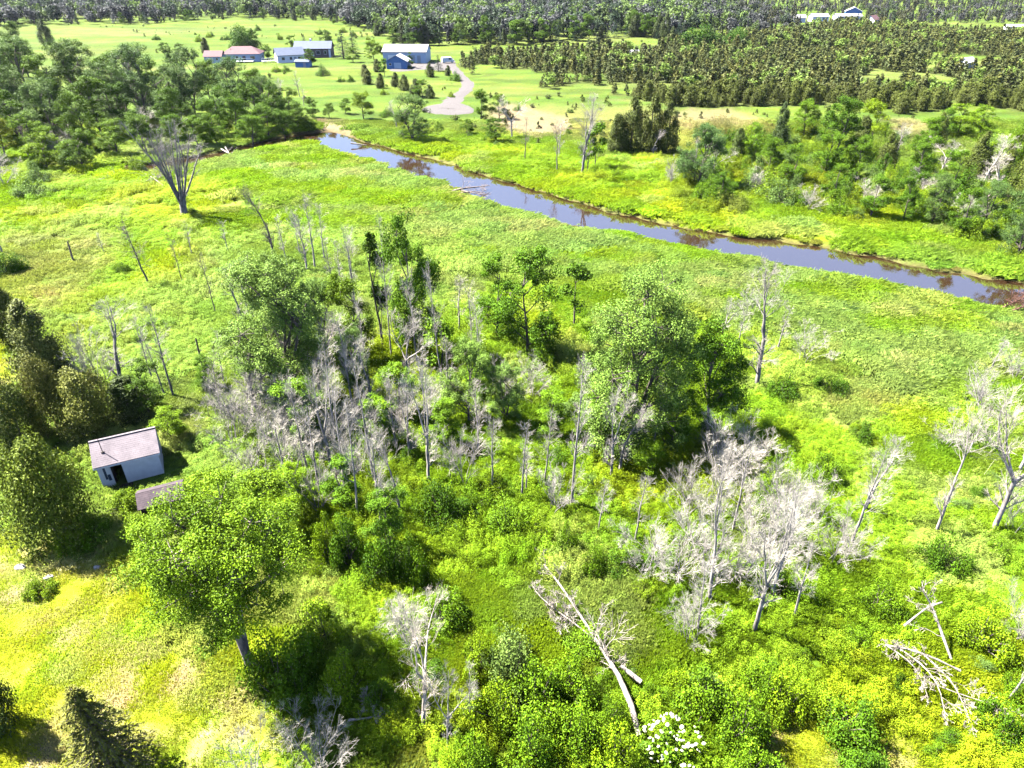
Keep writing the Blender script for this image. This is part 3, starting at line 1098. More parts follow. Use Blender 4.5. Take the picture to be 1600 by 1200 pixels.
for s in range(4):
    reg('round', live_tree(100 + s, 9, 6.6, 0.16, 100, 160, 0.18, 0.12, 0.100), 9, 6.6)
for s in range(4):
    reg('oval', live_tree(120 + s, 10, 5.2, 0.10, 100, 150, 0.18, 0.12, 0.118), 10, 5.2)
for s in range(4):
    reg('willow', live_tree(140 + s, 13, 9, 0.10, 170, 150, 0.22, 0.12, 0.078, 'leaf_grey', 0.24, 2, gap=0.04, squash=0.95), 13, 9)
for s in range(3):
    reg('slim', live_tree(160 + s, 7, 2.8, 0.22, 26, 90, 0.26, 0.17, 0.2, tr=0.10), 7, 2.8)
for s in range(3):
    reg('column', live_tree(170 + s, 9, 2.0, 0.12, 34, 90, 0.24, 0.16, 0.2, tr=0.13), 9, 2.0)
for s in range(4):
    reg('cedar', cedar(180 + s, 6, 3.6), 6, 3.6)
for s in range(2):
    reg('cedar_round', cedar(190 + s, 6, 5.5, 17000, 0.21, 0.095, point=0.6), 6, 5.5)
for s in range(3):
    reg('spruce', spruce(200 + s, 9, 5), 9, 5)
reg('olive_spruce', spruce(205, 6, 5, 30, 16, 'needle', 0.24, 0.085), 6, 5)
for s in range(7):
    reg('shrub', shrub(220 + s, 2.2, 3.2, 5600, 0.105, 0.075), 2.2, 3.2)
for s in range(5):
    reg('shrub_grey', shrub(240 + s, 2.4, 3.2, 4600, 0.125, 0.065, 'leaf_grey'), 2.4, 3.2)
for s in range(6):
    reg('pole', dead_tree(300 + s, 11, 'pole'), 11, 4.5)
for s in range(6):
    reg('fork', dead_tree(320 + s, 10, 'fork'), 10, 6)
for s in range(6):
    reg('wisp', dead_tree(340 + s, 6, 'wisp'), 6, 5)
for s in range(2):
    reg('vase', dead_tree(360 + s, 13, 'vase'), 13, 10)
for s in range(2):
    reg('snag', dead_tree(370 + s, 3.2, 'snag'), 3.2, 1)
for s in range(2):
    reg('dome', shrub(270 + s, 12, 15, 12000, 0.5, 0.36, K=40), 12, 15)
for s in range(3):
    reg('young_cedar', cedar(400 + s, 4, 2.8, 2000, 0.32, 0.13, point=0.8), 4, 2.8)

_pick = np.random.default_rng(77)


def top_height(bx, by, ty):
    b = P(bx, by)
    lo, hi = 0.0, 40.0
    for _ in range(40):
        m = (lo + hi) / 2
        if proj(b[0], b[1], m)[1] > ty:
            lo = m
        else:
            hi = m
    return lo


KINDS = {'dome': ('deciduous_tree', 'tree'), 'round': ('deciduous_tree', 'tree'), 'oval': ('deciduous_tree', 'tree'), 'willow': ('willow_tree', 'tree'), 'slim': ('young_tree', 'tree'), 'column': ('vine_covered_tree', 'tree'),
         'cedar': ('cedar_tree', 'cedar'), 'cedar_round': ('cedar_tree', 'cedar'), 'spruce': ('spruce_tree', 'spruce'), 'olive_spruce': ('spruce_tree', 'spruce'), 'shrub': ('shrub', 'shrub'), 'shrub_grey': ('shrub', 'shrub'),
         'pole': ('dead_tree', 'dead tree'), 'fork': ('dead_tree', 'dead tree'), 'wisp': ('dead_tree', 'dead tree'), 'vase': ('dead_tree', 'dead tree'), 'snag': ('dead_snag', 'dead trunk'),
         'young_cedar': ('young_cedar', 'cedar')}
GROUPS = {'deciduous_tree': 'leafy green trees', 'willow_tree': 'grey-green willows', 'young_tree': 'slim young trees', 'cedar_tree': 'olive cedars', 'spruce_tree': 'dark spruces',
          'shrub': 'shrubs in the wetland', 'dead_tree': 'bare dead trees', 'dead_snag': 'broken dead trunks', 'vine_covered_tree': 'vine-clad trunks'}


def plant(kind, x, y, h, w=None, tint=(1, 1, 1), base=None, label=None, var=None, rz=None, solo=False):
    v = PROTO[kind]
    me, h0, w0 = v[_pick.integers(len(v)) if var is None else var % len(v)]
    nm, cat = KINDS[kind]
    sz = h / h0
    sw = sz if w is None else min(w / w0, 1.5 * sz)
    rz = _pick.uniform(0, 6.28) if rz is None else rz
    jit = _pick.uniform(0.88, 1.12)
    col = tuple(np.clip(np.array(tint) * jit, 0, 3))
    if solo:
        o = bpy.data.objects.new(nm, next(iter(reversed(me.values()))))
        link(o)
        o.location = (x, y, H1(x, y))
        o.rotation_euler = (0, 0, rz)
        o.color = (*col, 1)
    else:
        o = thing(nm, x, y, rz=rz)
        for pn, m in me.items():
            pt = part(pn, m, o, col if pn not in ('trunk', 'stems') or kind in ('pole', 'fork', 'wisp', 'vase', 'snag') else (1, 1, 1))
            if pn in ('branches', 'twigs', 'stems'):
                pt['kind'] = 'stuff'
    o.scale = (sw, sw, sz)
    tag(o, label, cat, GROUPS.get(nm), None if label else base)
    return o


def at_px(kind, bx, by, ty, wpx=None, **kw):
    """a plant whose foot and top stand at these pixels of the photograph"""
    b = P(bx, by)
    h = top_height(bx, by, ty)
    w = None if wpx is None else wpx * depth_of(b[0], b[1], h * 0.6) / FPX
    if kind == 'oval' and w and w / h > 0.72:
        kind = 'round'
    return plant(kind, b[0], b[1], h, w, **kw)
# ------------------------------------------------------------------ buildings
def poly_mesh(name, v, f, mat):
    me = bpy.data.meshes.new(name)
    me.from_pydata([tuple(map(float, q)) for q in v], [], f)
    me.materials.append(mat)
    me.update()
    return me


def gable_walls(L, D, hw, hr):
    a, b = L / 2, D / 2
    v = [(-a, -b, 0), (a, -b, 0), (a, b, 0), (-a, b, 0), (-a, -b, hw), (a, -b, hw), (a, b, hw), (-a, b, hw), (-a, 0, hw + hr), (a, 0, hw + hr)]
    f = [(0, 1, 5, 4), (2, 3, 7, 6), (1, 2, 6, 9, 5), (3, 0, 4, 8, 7)]
    return v, f


def slope_panel(L, D, hw, hr, side, ov, th, ovx):
    """one pitch of a gable roof as a slab with overhang"""
    b = D / 2
    n = math.hypot(hr, b)
    ey, ez = side * (b + ov * b / n), hw - ov * hr / n
    a = L / 2 + ovx
    up = np.array([0, side * hr / n, b / n]) * th
    base = [np.array(q) + np.array([0, 0, 0.012]) for q in ((-a, ey, ez), (a, ey, ez), (a, 0, hw + hr), (-a, 0, hw + hr))]
    v = base + [q + up for q in base]
    return np.array(v), np.array([[0, 3, 2, 1], [4, 5, 6, 7], [0, 1, 5, 4], [1, 2, 6, 5], [2, 3, 7, 6], [3, 0, 4, 7]])


def window(parent, x, y, z, w, h, face, frame='white_paint'):
    """framed window standing proud of a wall; face: 0 front (-y), 1 right (+x), 3 left (-x)"""
    parts = []
    t = 0.09
    for (u0, u1, z0, z1) in ((-w / 2, w / 2, 0, t), (-w / 2, w / 2, h - t, h), (-w / 2, -w / 2 + t, t, h - t), (w / 2 - t, w / 2, t, h - t)):
        parts.append(box_geo(u0, u1, -0.06, 0.02, z0, z1))
    v, f = join_geo(parts)
    fr = part('window', mesh_np('window', v, f, 4, M[frame]), parent)
    fr.location = (x, y, z)
    fr.rotation_euler = (0, 0, {0: 0, 1: math.pi / 2, 3: -math.pi / 2}[face])
    v, f = box_geo(-w / 2 + t, w / 2 - t, -0.03, 0.01, t, h - t)
    part('pane', mesh_np('pane', v, f, 4, M['glass']), fr)
    return fr


def house(name, label, cat, px, py, rot, L, D, hw, hr, wall, roof, wins=(), doors=(), hip=0.0, group=None, gable_front=False, chimney=None):
    p = P(px, py)
    o = thing(name, p[0], p[1] + D / 2, H1(p[0], p[1] + D / 2) - 0.05, math.radians(rot), label, cat, group)
    v, f = gable_walls(L, D, hw, hr if not hip else 0.01)
    part('wall', poly_mesh('wall', v, f, M[wall]), o)
    if hip:
        a, b = L / 2 + 0.5, D / 2 + 0.5
        vv = [(-a, -b, hw), (a, -b, hw), (a, b, hw), (-a, b, hw), (-a + hip, 0, hw + hr), (a - hip, 0, hw + hr)]
        vv = [(q[0], q[1], q[2] + 0.02) for q in vv]
        part('roof', poly_mesh('roof', vv, [(0, 1, 5, 4), (2, 3, 4, 5), (1, 2, 5), (3, 0, 4), (3, 2, 1, 0)], M[roof]), o)
    else:
        geo_part('roof', [slope_panel(L, D, hw, hr, -1, 0.45, 0.14, 0.4), slope_panel(L, D, hw, hr, 1, 0.45, 0.14, 0.4)], M[roof], o)
    if chimney:
        geo_part('chimney', [box_geo(chimney - 0.35, chimney + 0.35, 0.3, 1.0, hw + hr * 0.5, hw + hr + 0.9)], M['white_paint'], o)
    for (fc, u, z, w, h) in wins:
        x, y = ((u, -D / 2) if fc == 0 else (L / 2, u) if fc == 1 else (-L / 2, u))
        window(o, x, y, z, w, h, fc)
    for (fc, u, w, h, mt) in doors:
        g = box_geo(-w / 2, w / 2, -0.05, 0.04, 0.05, h)
        d = geo_part('door', [g], M[mt], o)
        d.location = ((u, -D / 2, 0) if fc == 0 else (L / 2, u, 0) if fc == 1 else (-L / 2, u, 0))
        d.rotation_euler = (0, 0, {0: 0, 1: math.pi / 2, 3: -math.pi / 2}[fc])
    return o


ha = house('bungalow', 'pale bungalow with pinkish red hip roof and a white front deck', 'house', 376, 97, 6, 14.5, 9, 3.0, 2.4, 'blue_white', 'red_roof',
           [(0, -5, 1.0, 1.6, 1.3), (0, -1.5, 1.0, 1.2, 1.3), (0, 4.5, 1.0, 2.0, 1.3), (1, 1, 1, 1.4, 1.2)], [(0, 1.2, 1.1, 2.2, 'dark_wood')], hip=4)
dk = geo_part('deck', [box_geo(-2, 5, -7.2, -4.56, 0.5, 0.62)], M['white_paint'], ha)
geo_part('railing', [box_geo(-2 + i * 0.5, -1.93 + i * 0.5, -7.15, -7.08, 0.62, 1.6) for i in range(14)] + [box_geo(-2, 5, -7.16, -7.07, 1.601, 1.7)], M['white_paint'], dk)
for i in range(3):
    geo_part('deck_post', [box_geo(-1.9 + i * 3.3, -1.75 + i * 3.3, -7.1, -6.95, -0.3, 0.498)], M['white_paint'], ha)
house('garage', 'small pale garage with pinkish roof at the west end of the hip-roofed bungalow', 'garage', 333, 98.5, 4, 6.6, 6, 2.5, 1.7, 'blue_white', 'red_roof', [(0, 1.6, 1.0, 1.0, 1.0)], [(0, -1.2, 2.4, 2.1, 'white_paint')])
hb = house('farmhouse', 'white farmhouse with blue-grey roof turned at an angle, ramp at its gable end', 'house', 449, 98, 24, 10.5, 8, 2.9, 2.2, 'white_paint', 'blue_roof',
           [(0, -3, 1, 1.3, 1.2), (0, 0, 1, 1.1, 1.2), (0, 3.4, 1, 1.5, 1.2), (3, 0, 1.2, 1.2, 1.2)], [(0, 1.7, 1.0, 2.1, 'grey_door')])
geo_part('ramp', [box_geo(-11, -5.4, -1.2, 0.2, 0.7, 0.82)] + [box_geo(-11 + i * 0.9, -10.9 + i * 0.9, -1.25, -1.15, -0.4, 1.7) for i in range(7)] + [box_geo(-11, -5.5, -1.26, -1.14, 1.701, 1.8)], M['white_paint'], hb)
house('brick_house', 'long dark brick house with slate-blue roof and white corner trim', 'house', 489, 90, 3, 15, 8, 3.6, 2.3, 'brick', 'blue_roof',
      [(0, -5.6, 1.3, 1.5, 1.4), (0, -2.6, 1.3, 1.5, 1.4), (0, 2.2, 1.3, 1.8, 1.4), (0, 5.2, 1.3, 1.2, 1.4)], [(0, -0.2, 1.3, 2.3, 'white_paint'), (0, 7.0, 0.9, 3.2, 'white_paint')], chimney=-1.2)
house('blue_outbuilding', 'low blue outbuilding in front of the farmhouse with the ramp', 'shed', 473, 106, -4, 5.2, 4, 2.0, 0.6, 'blue_paint', 'blue_roof', [], [(0, 1, 1.0, 1.8, 'grey_door')])
house('metal_building', 'large pale workshop with long white metal roof and grey doors', 'workshop', 634, 100, -3, 17, 12, 4.2, 2.0, 'blue_white', 'white_roof',
      [(0, 0.5, 1.8, 1.0, 0.9)], [(0, 3.2, 1.8, 3.0, 'grey_door'), (0, 5.7, 1.4, 2.9, 'grey_door'), (0, -5, 3, 3, 'white_paint')])
fg = house('garage', 'blue gable-fronted garage with white roof edge beside the gravel yard', 'garage', 621, 109, 90 - 4, 7, 7.6, 2.7, 1.9, 'blue_paint', 'white_roof',
           [(3, 2.4, 1.2, 0.9, 0.9)], [(3, -0.4, 2.6, 2.2, 'blue_white')])
house('farm_shed', 'small white gable shed alone in a clearing of the cedars', 'shed', 1513, 106, 30, 5.0, 4.2, 2.3, 1.4, 'white_paint', 'white_roof', [(0, 1.2, 1.0, 0.8, 0.8)], [(0, -1, 1.0, 1.9, 'grey_door')])
house('far_barn', 'distant blue-walled barn with pale gable roof at the forest edge', 'barn', 1337, 27, 70, 11, 11, 3.6, 2.6, 'blue_paint', 'white_roof', [(3, 0, 1.5, 2, 1.5)], [])
house('far_barn', 'long low distant white building in front of the blue barn', 'barn', 1326, 33, 2, 17, 7, 2.6, 1.2, 'white_paint', 'white_roof', [(0, -5, 1.2, 2, 1.2), (0, 4, 1.2, 2, 1.2)], [])
house('far_barn', 'westernmost of the distant white farm buildings, smaller than its neighbours', 'barn', 1249, 35, -4, 8, 7, 3.0, 1.6, 'white_paint', 'white_roof', [(0, 0, 1.2, 1.5, 1.2)], [])
house('far_barn', 'distant white building between the smallest one and the long low one', 'barn', 1281, 34, 3, 11, 7, 3.2, 1.5, 'white_paint', 'white_roof', [(0, 2, 1.2, 1.5, 1.2)], [])
house('far_house', 'tiny pinkish house standing east of the distant barns', 'house', 1364, 42, 40, 6.5, 6, 3.2, 2.2, 'white_paint', 'red_roof', [(0, 0, 1.2, 1.5, 1.2)], [])
house('far_trailer', 'distant white trailer home at the picture edge beyond the cedars', 'trailer', 1594, 52, -8, 14, 5, 3.0, 0.8, 'white_paint', 'white_roof', [(0, -3, 1.2, 1.5, 1.0), (0, 3, 1.2, 1.5, 1.0)], [])
house('farm_shed', 'tiny grey-roofed hut among bushes at the meadow edge', 'shed', 990, 92, 10, 4, 3.4, 2.0, 0.9, 'grey_door', 'white_roof', [], [(0, 0, 0.9, 1.8, 'dark_wood')])

# parked white van on the yard
vp = P(700, 99)
van = thing('parked_van', vp[0], vp[1], H1(vp[0], vp[1]) + 0.12, 0.35, 'white van parked on the gravel yard by the metal workshop', 'van')
prof = [(-2.5, 0.45), (2.3, 0.45), (2.45, 0.95), (1.75, 1.2), (1.25, 2.0), (-2.4, 2.05), (-2.5, 1.2)]
n = len(prof)
vv = [(x, -0.95, z) for x, z in prof] + [(x, 0.95, z) for x, z in prof]
part('body', poly_mesh('body', vv, [tuple(range(n)), tuple(range(2 * n - 1, n - 1, -1))] + [(i, i + n, (i + 1) % n + n, (i + 1) % n) for i in range(n)], M['white_paint']), van)
geo_part('windshield', [box_geo(-0.03, 0.03, -0.8, 0.8, 0, 0.75)], M['glass'], van).location = (1.55, 0, 1.25)
geo_part('side_window', [box_geo(0.1, 1.1, -0.975, -0.93, 1.25, 1.8)], M['glass'], van)
for wx in (-1.6, 1.55):
    for wy in (-0.9, 0.9):
        a = np.linspace(0, 2 * math.pi, 13)[:-1]
        wv, wf = tubes(np.array([[[wx, wy - 0.12, 0.34], [wx, wy, 0.34], [wx, wy + 0.12, 0.34]]]), np.array([[0.34, 0.36, 0.34]]), 12)
        w_ = part('wheel', mesh_np('wheel', wv, wf, 4, M['tyre']), van)
        geo_part('rim', [box_geo(wx - 0.17, wx + 0.17, wy - 0.13, wy + 0.13, 0.17, 0.51)], M['white_paint'], w_)

# ------------------------------------------------------------------ the near shed
SHED_ROT = math.radians(25.5)
sc_ = np.array([-29.62, 42.33]) + np.array([-math.sin(SHED_ROT), math.cos(SHED_ROT)]) * 1.75
shed = thing('wooden_shed', sc_[0], sc_[1], 0.0, SHED_ROT, 'small white shed with open dark doorway and pale shingled gable roof', 'shed')
L_, D_, HW, HR = 4.3, 3.5, 2.35, 1.05
a, b = L_ / 2, D_ / 2
dx0, dx1 = -1.30, -0.48          # the open doorway
v, f = [], []


def add_quad(q):
    i = len(v)
    v.extend(q)
    f.append(tuple(range(i, i + len(q))))


TH = 0.1
geo_part('front_wall', [box_geo(dx1, a, -b, -b + TH, 0, HW)], M['blue_white' if False else 'white_paint'], shed)
geo_part('front_wall', [box_geo(-a, dx0, -b, -b + TH, 0, HW)], M['white_paint'], shed)
geo_part('lintel', [box_geo(dx0, dx1, -b + 0.002, -b + TH, HW - 0.22, HW)], M['white_paint'], shed)
geo_part('back_wall', [box_geo(-a, a, b - TH, b, 0, HW)], M['white_paint'], shed)
for sx in (-1, 1):
    x0, x1 = (sx * a, sx * (a - TH))
    vv = [(x0, -b + TH, 0), (x0, b - TH, 0), (x0, b - TH, HW), (x0, 0, HW + HR * 0.97), (x0, -b + TH, HW)] + [(x1, -b + TH, 0), (x1, b - TH, 0), (x1, b - TH, HW), (x1, 0, HW + HR * 0.97), (x1, -b + TH, HW)]
    part('end_wall', poly_mesh('end_wall', vv, [(0, 1, 2, 3, 4), (9, 8, 7, 6, 5)] + [(i, i + 5, (i + 1) % 5 + 5, (i + 1) % 5) for i in range(5)], M['white_paint']), shed)
geo_part('floor', [box_geo(-a + TH, a - TH, -b + TH, b - TH, 0.0, 0.08)], M['dark_wood'], shed)
dr = geo_part('door', [box_geo(0, 0.72, -0.03, 0.03, 0.1, HW - 0.25)], M['dark_wood'], shed)  # open leaf coloured dark to pass for the doorway's shade
dr.location = (dx0, -b + TH + 0.02, 0)
dr.rotation_euler = (0, 0, math.radians(82))
geo_part('door_jamb', [box_geo(dx0 - 0.05, dx0 + 0.03, -b - 0.05, -b + TH - 0.002, 0, HW - 0.05)], M['white_paint'], shed)
geo_part('doorstep', [box_geo(dx0 - 0.1, dx1 + 0.35, -b - 0.55, -b - 0.02, 0, 0.14)], M['dark_wood'], shed)
geo_part('notice_board', [box_geo(-1.78, -1.62, -b - 0.03, -b - 0.004, 0.9, 2.0), box_geo(-1.6, -1.4, -b - 0.03, -b - 0.004, 0.75, 1.3)], M['blue_roof'], shed)
roof = geo_part('roof', [slope_panel(L_, D_, HW, HR, -1, 0.22, 0.05, 0.18), slope_panel(L_, D_, HW, HR, 1, 0.22, 0.05, 0.18)], M['shingle_dark'], shed)


def shingle_rows(L, D, hw, hr, side, ov, th0, ovx, tab=0.3, course=0.17, seed=1):
    """overlapping courses of tabs on one pitch"""
    rng = np.random.default_rng(seed)
    bb = D / 2
    n = math.hypot(hr, bb)
    sl = np.array([0, -side * bb / n, hr / n])
    nr = np.array([0, side * hr / n, bb / n])
    e = np.array([0, side * (bb + ov * bb / n), hw - ov * hr / n + 0.012]) + nr * th0
    total = n + ov
    g = []
    k = 0
    s = 0.0
    while s < total - 0.02:
        x = -L / 2 - ovx - rng.uniform(0, tab)
        while x < L / 2 + ovx:
            x0, x1 = max(x, -L / 2 - ovx), min(x + tab - 0.006, L / 2 + ovx)
            x += tab
            if x1 - x0 < 0.03:
                continue
            lo, hi = 0.007 + rng.uniform(0, 0.004), 0.003
            s1 = min(s + course * 1.05, total)
            q = [e + sl * s, e + sl * s1]
            vv = []
            for (pp, t) in ((q[0], 0), (q[1], 0), (q[0], lo), (q[1], hi)):
                for xx in (x0, x1):
                    w = pp + nr * (t + 0.002)
                    vv.append([xx, w[1], w[2]])
            g.append((np.array(vv), np.array([[4, 5, 7, 6], [0, 1, 5, 4], [1, 3, 7, 5], [0, 4, 6, 2]])))
        s += course
        k += 1
    return g


sh_ = geo_part('shingles', shingle_rows(L_, D_, HW, HR, -1, 0.22, 0.05, 0.18, seed=2) + shingle_rows(L_, D_, HW, HR, 1, 0.22, 0.05, 0.18, seed=3), M['shingle'], roof)
sh_['kind'] = 'stuff'
geo_part('ridge_cap', [box_geo(-a - 0.19, a + 0.19, -0.09, 0.09, HW + HR + 0.055, HW + HR + 0.11)], M['shingle'], roof)
geo_part('fascia', [box_geo(-a - 0.17, a + 0.17, -b - 0.24, -b - 0.20, HW - 0.24, HW - 0.11)], M['white_paint'], shed)
pv, pf = tubes(np.array([[[-1.5, -0.95, HW + 0.35], [-1.5, -0.95, HW + 1.0], [-1.5, -0.95, HW + 1.75]]]), np.array([[0.03, 0.03, 0.03]]), 6)
geo_part('vent_pipe', [(pv, pf), box_geo(-1.6, -1.4, -1.05, -0.85, HW + 0.5, HW + 0.62)], M['rust_metal'], shed)

# low shingled lean-to in front of it, half under the leaves
lc = P(250, 767, 1.55)
lean = thing('low_hut', lc[0], lc[1], 0.0, SHED_ROT, 'low hut with purple-brown shingled roof half hidden under the tree beside the white shed', 'hut')
L2, D2 = 2.9, 2.0
geo_part('wall', [box_geo(-L2 / 2, L2 / 2, -D2 / 2, -D2 / 2 + 0.08, 0, 1.25), box_geo(-L2 / 2, L2 / 2, D2 / 2 - 0.08, D2 / 2, 0, 1.25), box_geo(-L2 / 2, -L2 / 2 + 0.08, -D2 / 2 + 0.08, D2 / 2 - 0.08, 0, 1.25), box_geo(L2 / 2 - 0.08, L2 / 2, -D2 / 2 + 0.08, D2 / 2 - 0.08, 0, 1.25)], M['dark_wood'], lean)
r2 = geo_part('roof', [slope_panel(L2, D2, 1.25, 0.5, -1, 0.2, 0.05, 0.15), slope_panel(L2, D2, 1.25, 0.5, 1, 0.2, 0.05, 0.15)], M['shingle_dark'], lean)
s2 = geo_part('shingles', shingle_rows(L2, D2, 1.25, 0.5, -1, 0.2, 0.05, 0.15, seed=5) + shingle_rows(L2, D2, 1.25, 0.5, 1, 0.2, 0.05, 0.15, seed=6), M['shingle_dark'], r2)
s2['kind'] = 'stuff'

# ------------------------------------------------------------------ trees that stand out
def solo_tree(name, cat, label, px, py, meshes, rz=0.0, tint=(1, 1, 1), bark=(1, 1, 1)):
    p = P(px, py)
    o = thing(name, p[0], p[1], rz=rz, label=label, cat=cat)
    for pn, m in meshes.items():
        part(pn, m, o, bark if pn in ('trunk', 'stems') else tint)
    return o


BR = (1.1, 1.15, 0.85)       # sunny yellow-green leaf
MID = (0.85, 0.95, 0.9)
DK = (0.5, 0.62, 0.75)
solo_tree('deciduous_tree', 'tree', 'broad bright green tree with forked pale trunk standing at the lawn edge', 392, 1045,
          live_tree(501, 11.2, 8.8, 0.58, 260, 400, 0.115, 0.08, 0.082, 'leaf', 0.30, 2, top=1.0, gap=0.12, squash=0.7), 4.6, (1.05, 1.12, 0.8), (2.2, 2.2, 2.3))
solo_tree('cottonwood', 'tree', 'largest grey-green cottonwood with spreading limbs over deep shade', 988, 688,
          live_tree(502, 14.6, 10.2, 0.0, 330, 240, 0.16, 0.105, 0.076, 'leaf_grey', 0.34, 3, gap=0.1, squash=0.85), 0.6, (1.15, 1.25, 0.9))
solo_tree('willow_tree', 'tree', 'tall grey-green willow over the pale dead thicket at mid-picture', 455, 640,
          live_tree(503, 14.2, 9.0, 0.0, 300, 230, 0.16, 0.10, 0.08, 'leaf_grey', 0.3, 2, gap=0.04), 1.1, (1.25, 1.32, 1.05))  # leaf tint lightened because its shaded side faces the camera
at_px('round', 1104, 678, 522, 125, tint=(0.62, 0.8, 0.75), label='dense dark green round tree close beside the big cottonwood', var=1)
at_px('round', 650, 560, 345, 98, tint=(0.6, 0.8, 0.66), label='dark green tree with high crown on a pale trunk near the creek marsh', var=0)
at_px('column', 600, 545, 348, 34, tint=(0.5, 0.6, 0.7), label='narrow dead trunk wrapped in dark vines beside the high-crowned tree', var=0)
at_px('round', 556, 560, 438, 88, tint=(1.0, 1.05, 1.0), label='umbrella-shaped light green tree on thin stems behind the thicket', var=2)
at_px('round', 824, 556, 402, 108, tint=(0.62, 0.82, 0.7), label='dark leafy tree with straight black trunk at the marsh edge', var=2)
at_px('oval', 776, 525, 400, 70, tint=(0.72, 0.95, 0.7), label='mid green leafy tree leaning out behind the straight-trunked dark tree', var=0)
at_px('slim', 897, 506, 412, 46, tint=(0.6, 0.75, 0.8), label='small dark tree standing alone at the marsh edge between two big trees', var=1)
at_px('willow', 732, 662, 535, 88, tint=(1.2, 1.3, 1.0), label='grey-green tree with dark forking stem in the middle of the thicket', var=1)  # tint raised to offset the shade on its near side
at_px('willow', 450, 560, 405, 92, tint=(1.3, 1.36, 1.15), label='rounded grey-green treetop just behind the tall mid-picture willow', var=2)  # leaf colour lifted against the shade on this side
at_px('oval', 425, 850, 742, 95, tint=BR, label='bright green tree directly behind the forked lawn-edge tree', var=3)
at_px('oval', 345, 838, 740, 90, tint=BR, label='bright green tree overhanging the low shingled hut', var=1)
at_px('cedar_round', 95, 842, 702, 150, tint=(1.3, 1.5, 0.55), label='big round olive cedar hugging the door side of the shed', var=0)
at_px('cedar', 75, 590, 470, 95, tint=(1.05, 1.05, 1.0), label='dark leaning cedar west of the pale spreading dead tree', var=0)
at_px('cedar', 30, 540, 445, 60, tint=(1.2, 1.2, 1.0), label='ragged olive cedar at the picture edge above the bright strip of lawn', var=1)
at_px('cedar_round', 150, 680, 588, 105, tint=(1.4, 1.32, 1.0), label='broad brownish cedar touching the back of the shed roof', var=2)
at_px('cedar_round', 95, 680, 570, 80, tint=(1.4, 1.25, 1.0), label='brown-tinged cedar between the broad cedar and the dark leaning one', var=3)
at_px('cedar_round', 40, 700, 600, 95, tint=(1.0, 1.15, 0.8), label='dark cedar at the picture edge west of the shed roof', var=0)
at_px('cedar', 210, 660, 590, 80, tint=(0.6, 0.75, 0.75), label='dark green cedar beside the corner of the shed roof', var=1)
at_px('oval', 235, 650, 575, 80, tint=DK, label='dark leafy tree northeast of the shed roof', var=0)
at_px('olive_spruce', 185, 1215, 1072, 170, tint=(1.45, 1.3, 1.1), label='spire-topped olive spruce cut by the bottom edge on the lawn', var=0)
at_px('cedar', -5, 1140, 1010, 85, tint=(0.75, 0.9, 0.8), label='dark cedar at the picture corner casting shade on the lawn', var=2)
at_px('vase', 288, 337, 185, 125, label='tall fan-shaped dead tree of many upswept grey limbs', tint=(0.8, 0.78, 0.78), var=1).rotation_euler = (0, math.radians(8), 0.8)
at_px('fork', 1182, 602, 428, 120, label='crooked thick-trunked dead tree with a heavy limb on one side', tint=(0.7, 0.68, 0.68), var=0)
at_px('fork', 1552, 828, 630, 130, label='pale dead tree with thick forked trunk in yellow weeds', tint=(1.2, 1.12, 1.1), var=1)
at_px('fork', 1462, 832, 655, 80, label='pale knobbly dead tree west of the thick forked one', tint=(1.2, 1.12, 1.1), var=2)
at_px('fork', 662, 1132, 955, 115, label='pale dead tree with twin leaders standing clear near the lower edge', tint=(1.3, 1.2, 1.1), var=3)
at_px('pole', 893, 790, 575, 70, label='tall straight dead pole tree in front of the large cottonwood', tint=(0.95, 0.92, 0.92), var=0)
at_px('fork', 909, 274, 158, 66, label='many-stemmed pale dead tree on the far bank beside a green bush', tint=(0.85, 0.82, 0.85), var=4)
at_px('willow', 645, 220, 148, 66, tint=(0.75, 0.85, 0.8), label='half-dead willow standing alone on the far creek bank', var=3)
at_px('snag', 116, 412, 380, 9, label='bare upright stub of a trunk in the yellow-green meadow', tint=(0.5, 0.42, 0.4), var=0)
at_px('snag', 319, 582, 530, 10, label='short broken trunk beside the slim dead stems', tint=(0.55, 0.48, 0.45), var=1)
at_px('dome', 1090, 80, 32, 70, tint=(0.33, 0.50, 0.55), label='bigger of two dark round trees at the end of the far meadow', var=0)
at_px('dome', 1150, 74, 39, 58, tint=(0.36, 0.53, 0.58), label='smaller of two dark round trees at the end of the far meadow', var=1)
at_px('dome', 382, 80, 30, 50, tint=(0.40, 0.56, 0.62), label='large dark tree behind the hip-roofed bungalow', var=2)
at_px('spruce', 537, 92, 46, 36, tint=(0.9, 0.9, 1), label='dark conical spruce beside the long brick house', var=1)
at_px('spruce', 552, 84, 48, 26, tint=(0.9, 0.9, 1), label='second dark spruce just behind the conical one by the brick house', var=2)
at_px('oval', 585, 97, 65, 34, tint=(1.1, 1.15, 0.9), label='bright green tree at the end wall of the metal workshop', var=1)
at_px('round', 552, 98, 76, 22, tint=(0.7, 0.8, 0.8), label='small round tree between the spruces and the workshop', var=2)
at_px('oval', 484, 104, 78, 26, tint=(0.5, 0.65, 0.75), label='dark round tree in front of the brick house', var=3)
at_px('slim', 601, 120, 91, 14, tint=(0.7, 0.95, 0.9), label='slim tree beside the gable-fronted blue garage', var=2)
at_px('slim', 642, 107, 82, 10, tint=(0.6, 0.75, 0.8), label='slim tree in front of the metal workshop wall', var=0)
at_px('spruce', 685, 112, 86, 26, tint=(1.4, 1.3, 1.1), label='bushy spruce on the edge of the gravel yard', var=0)
at_px('spruce', 364, 96, 75, 9, tint=(0.9, 0.9, 1), label='narrow little spruce against the bungalow front', var=1)


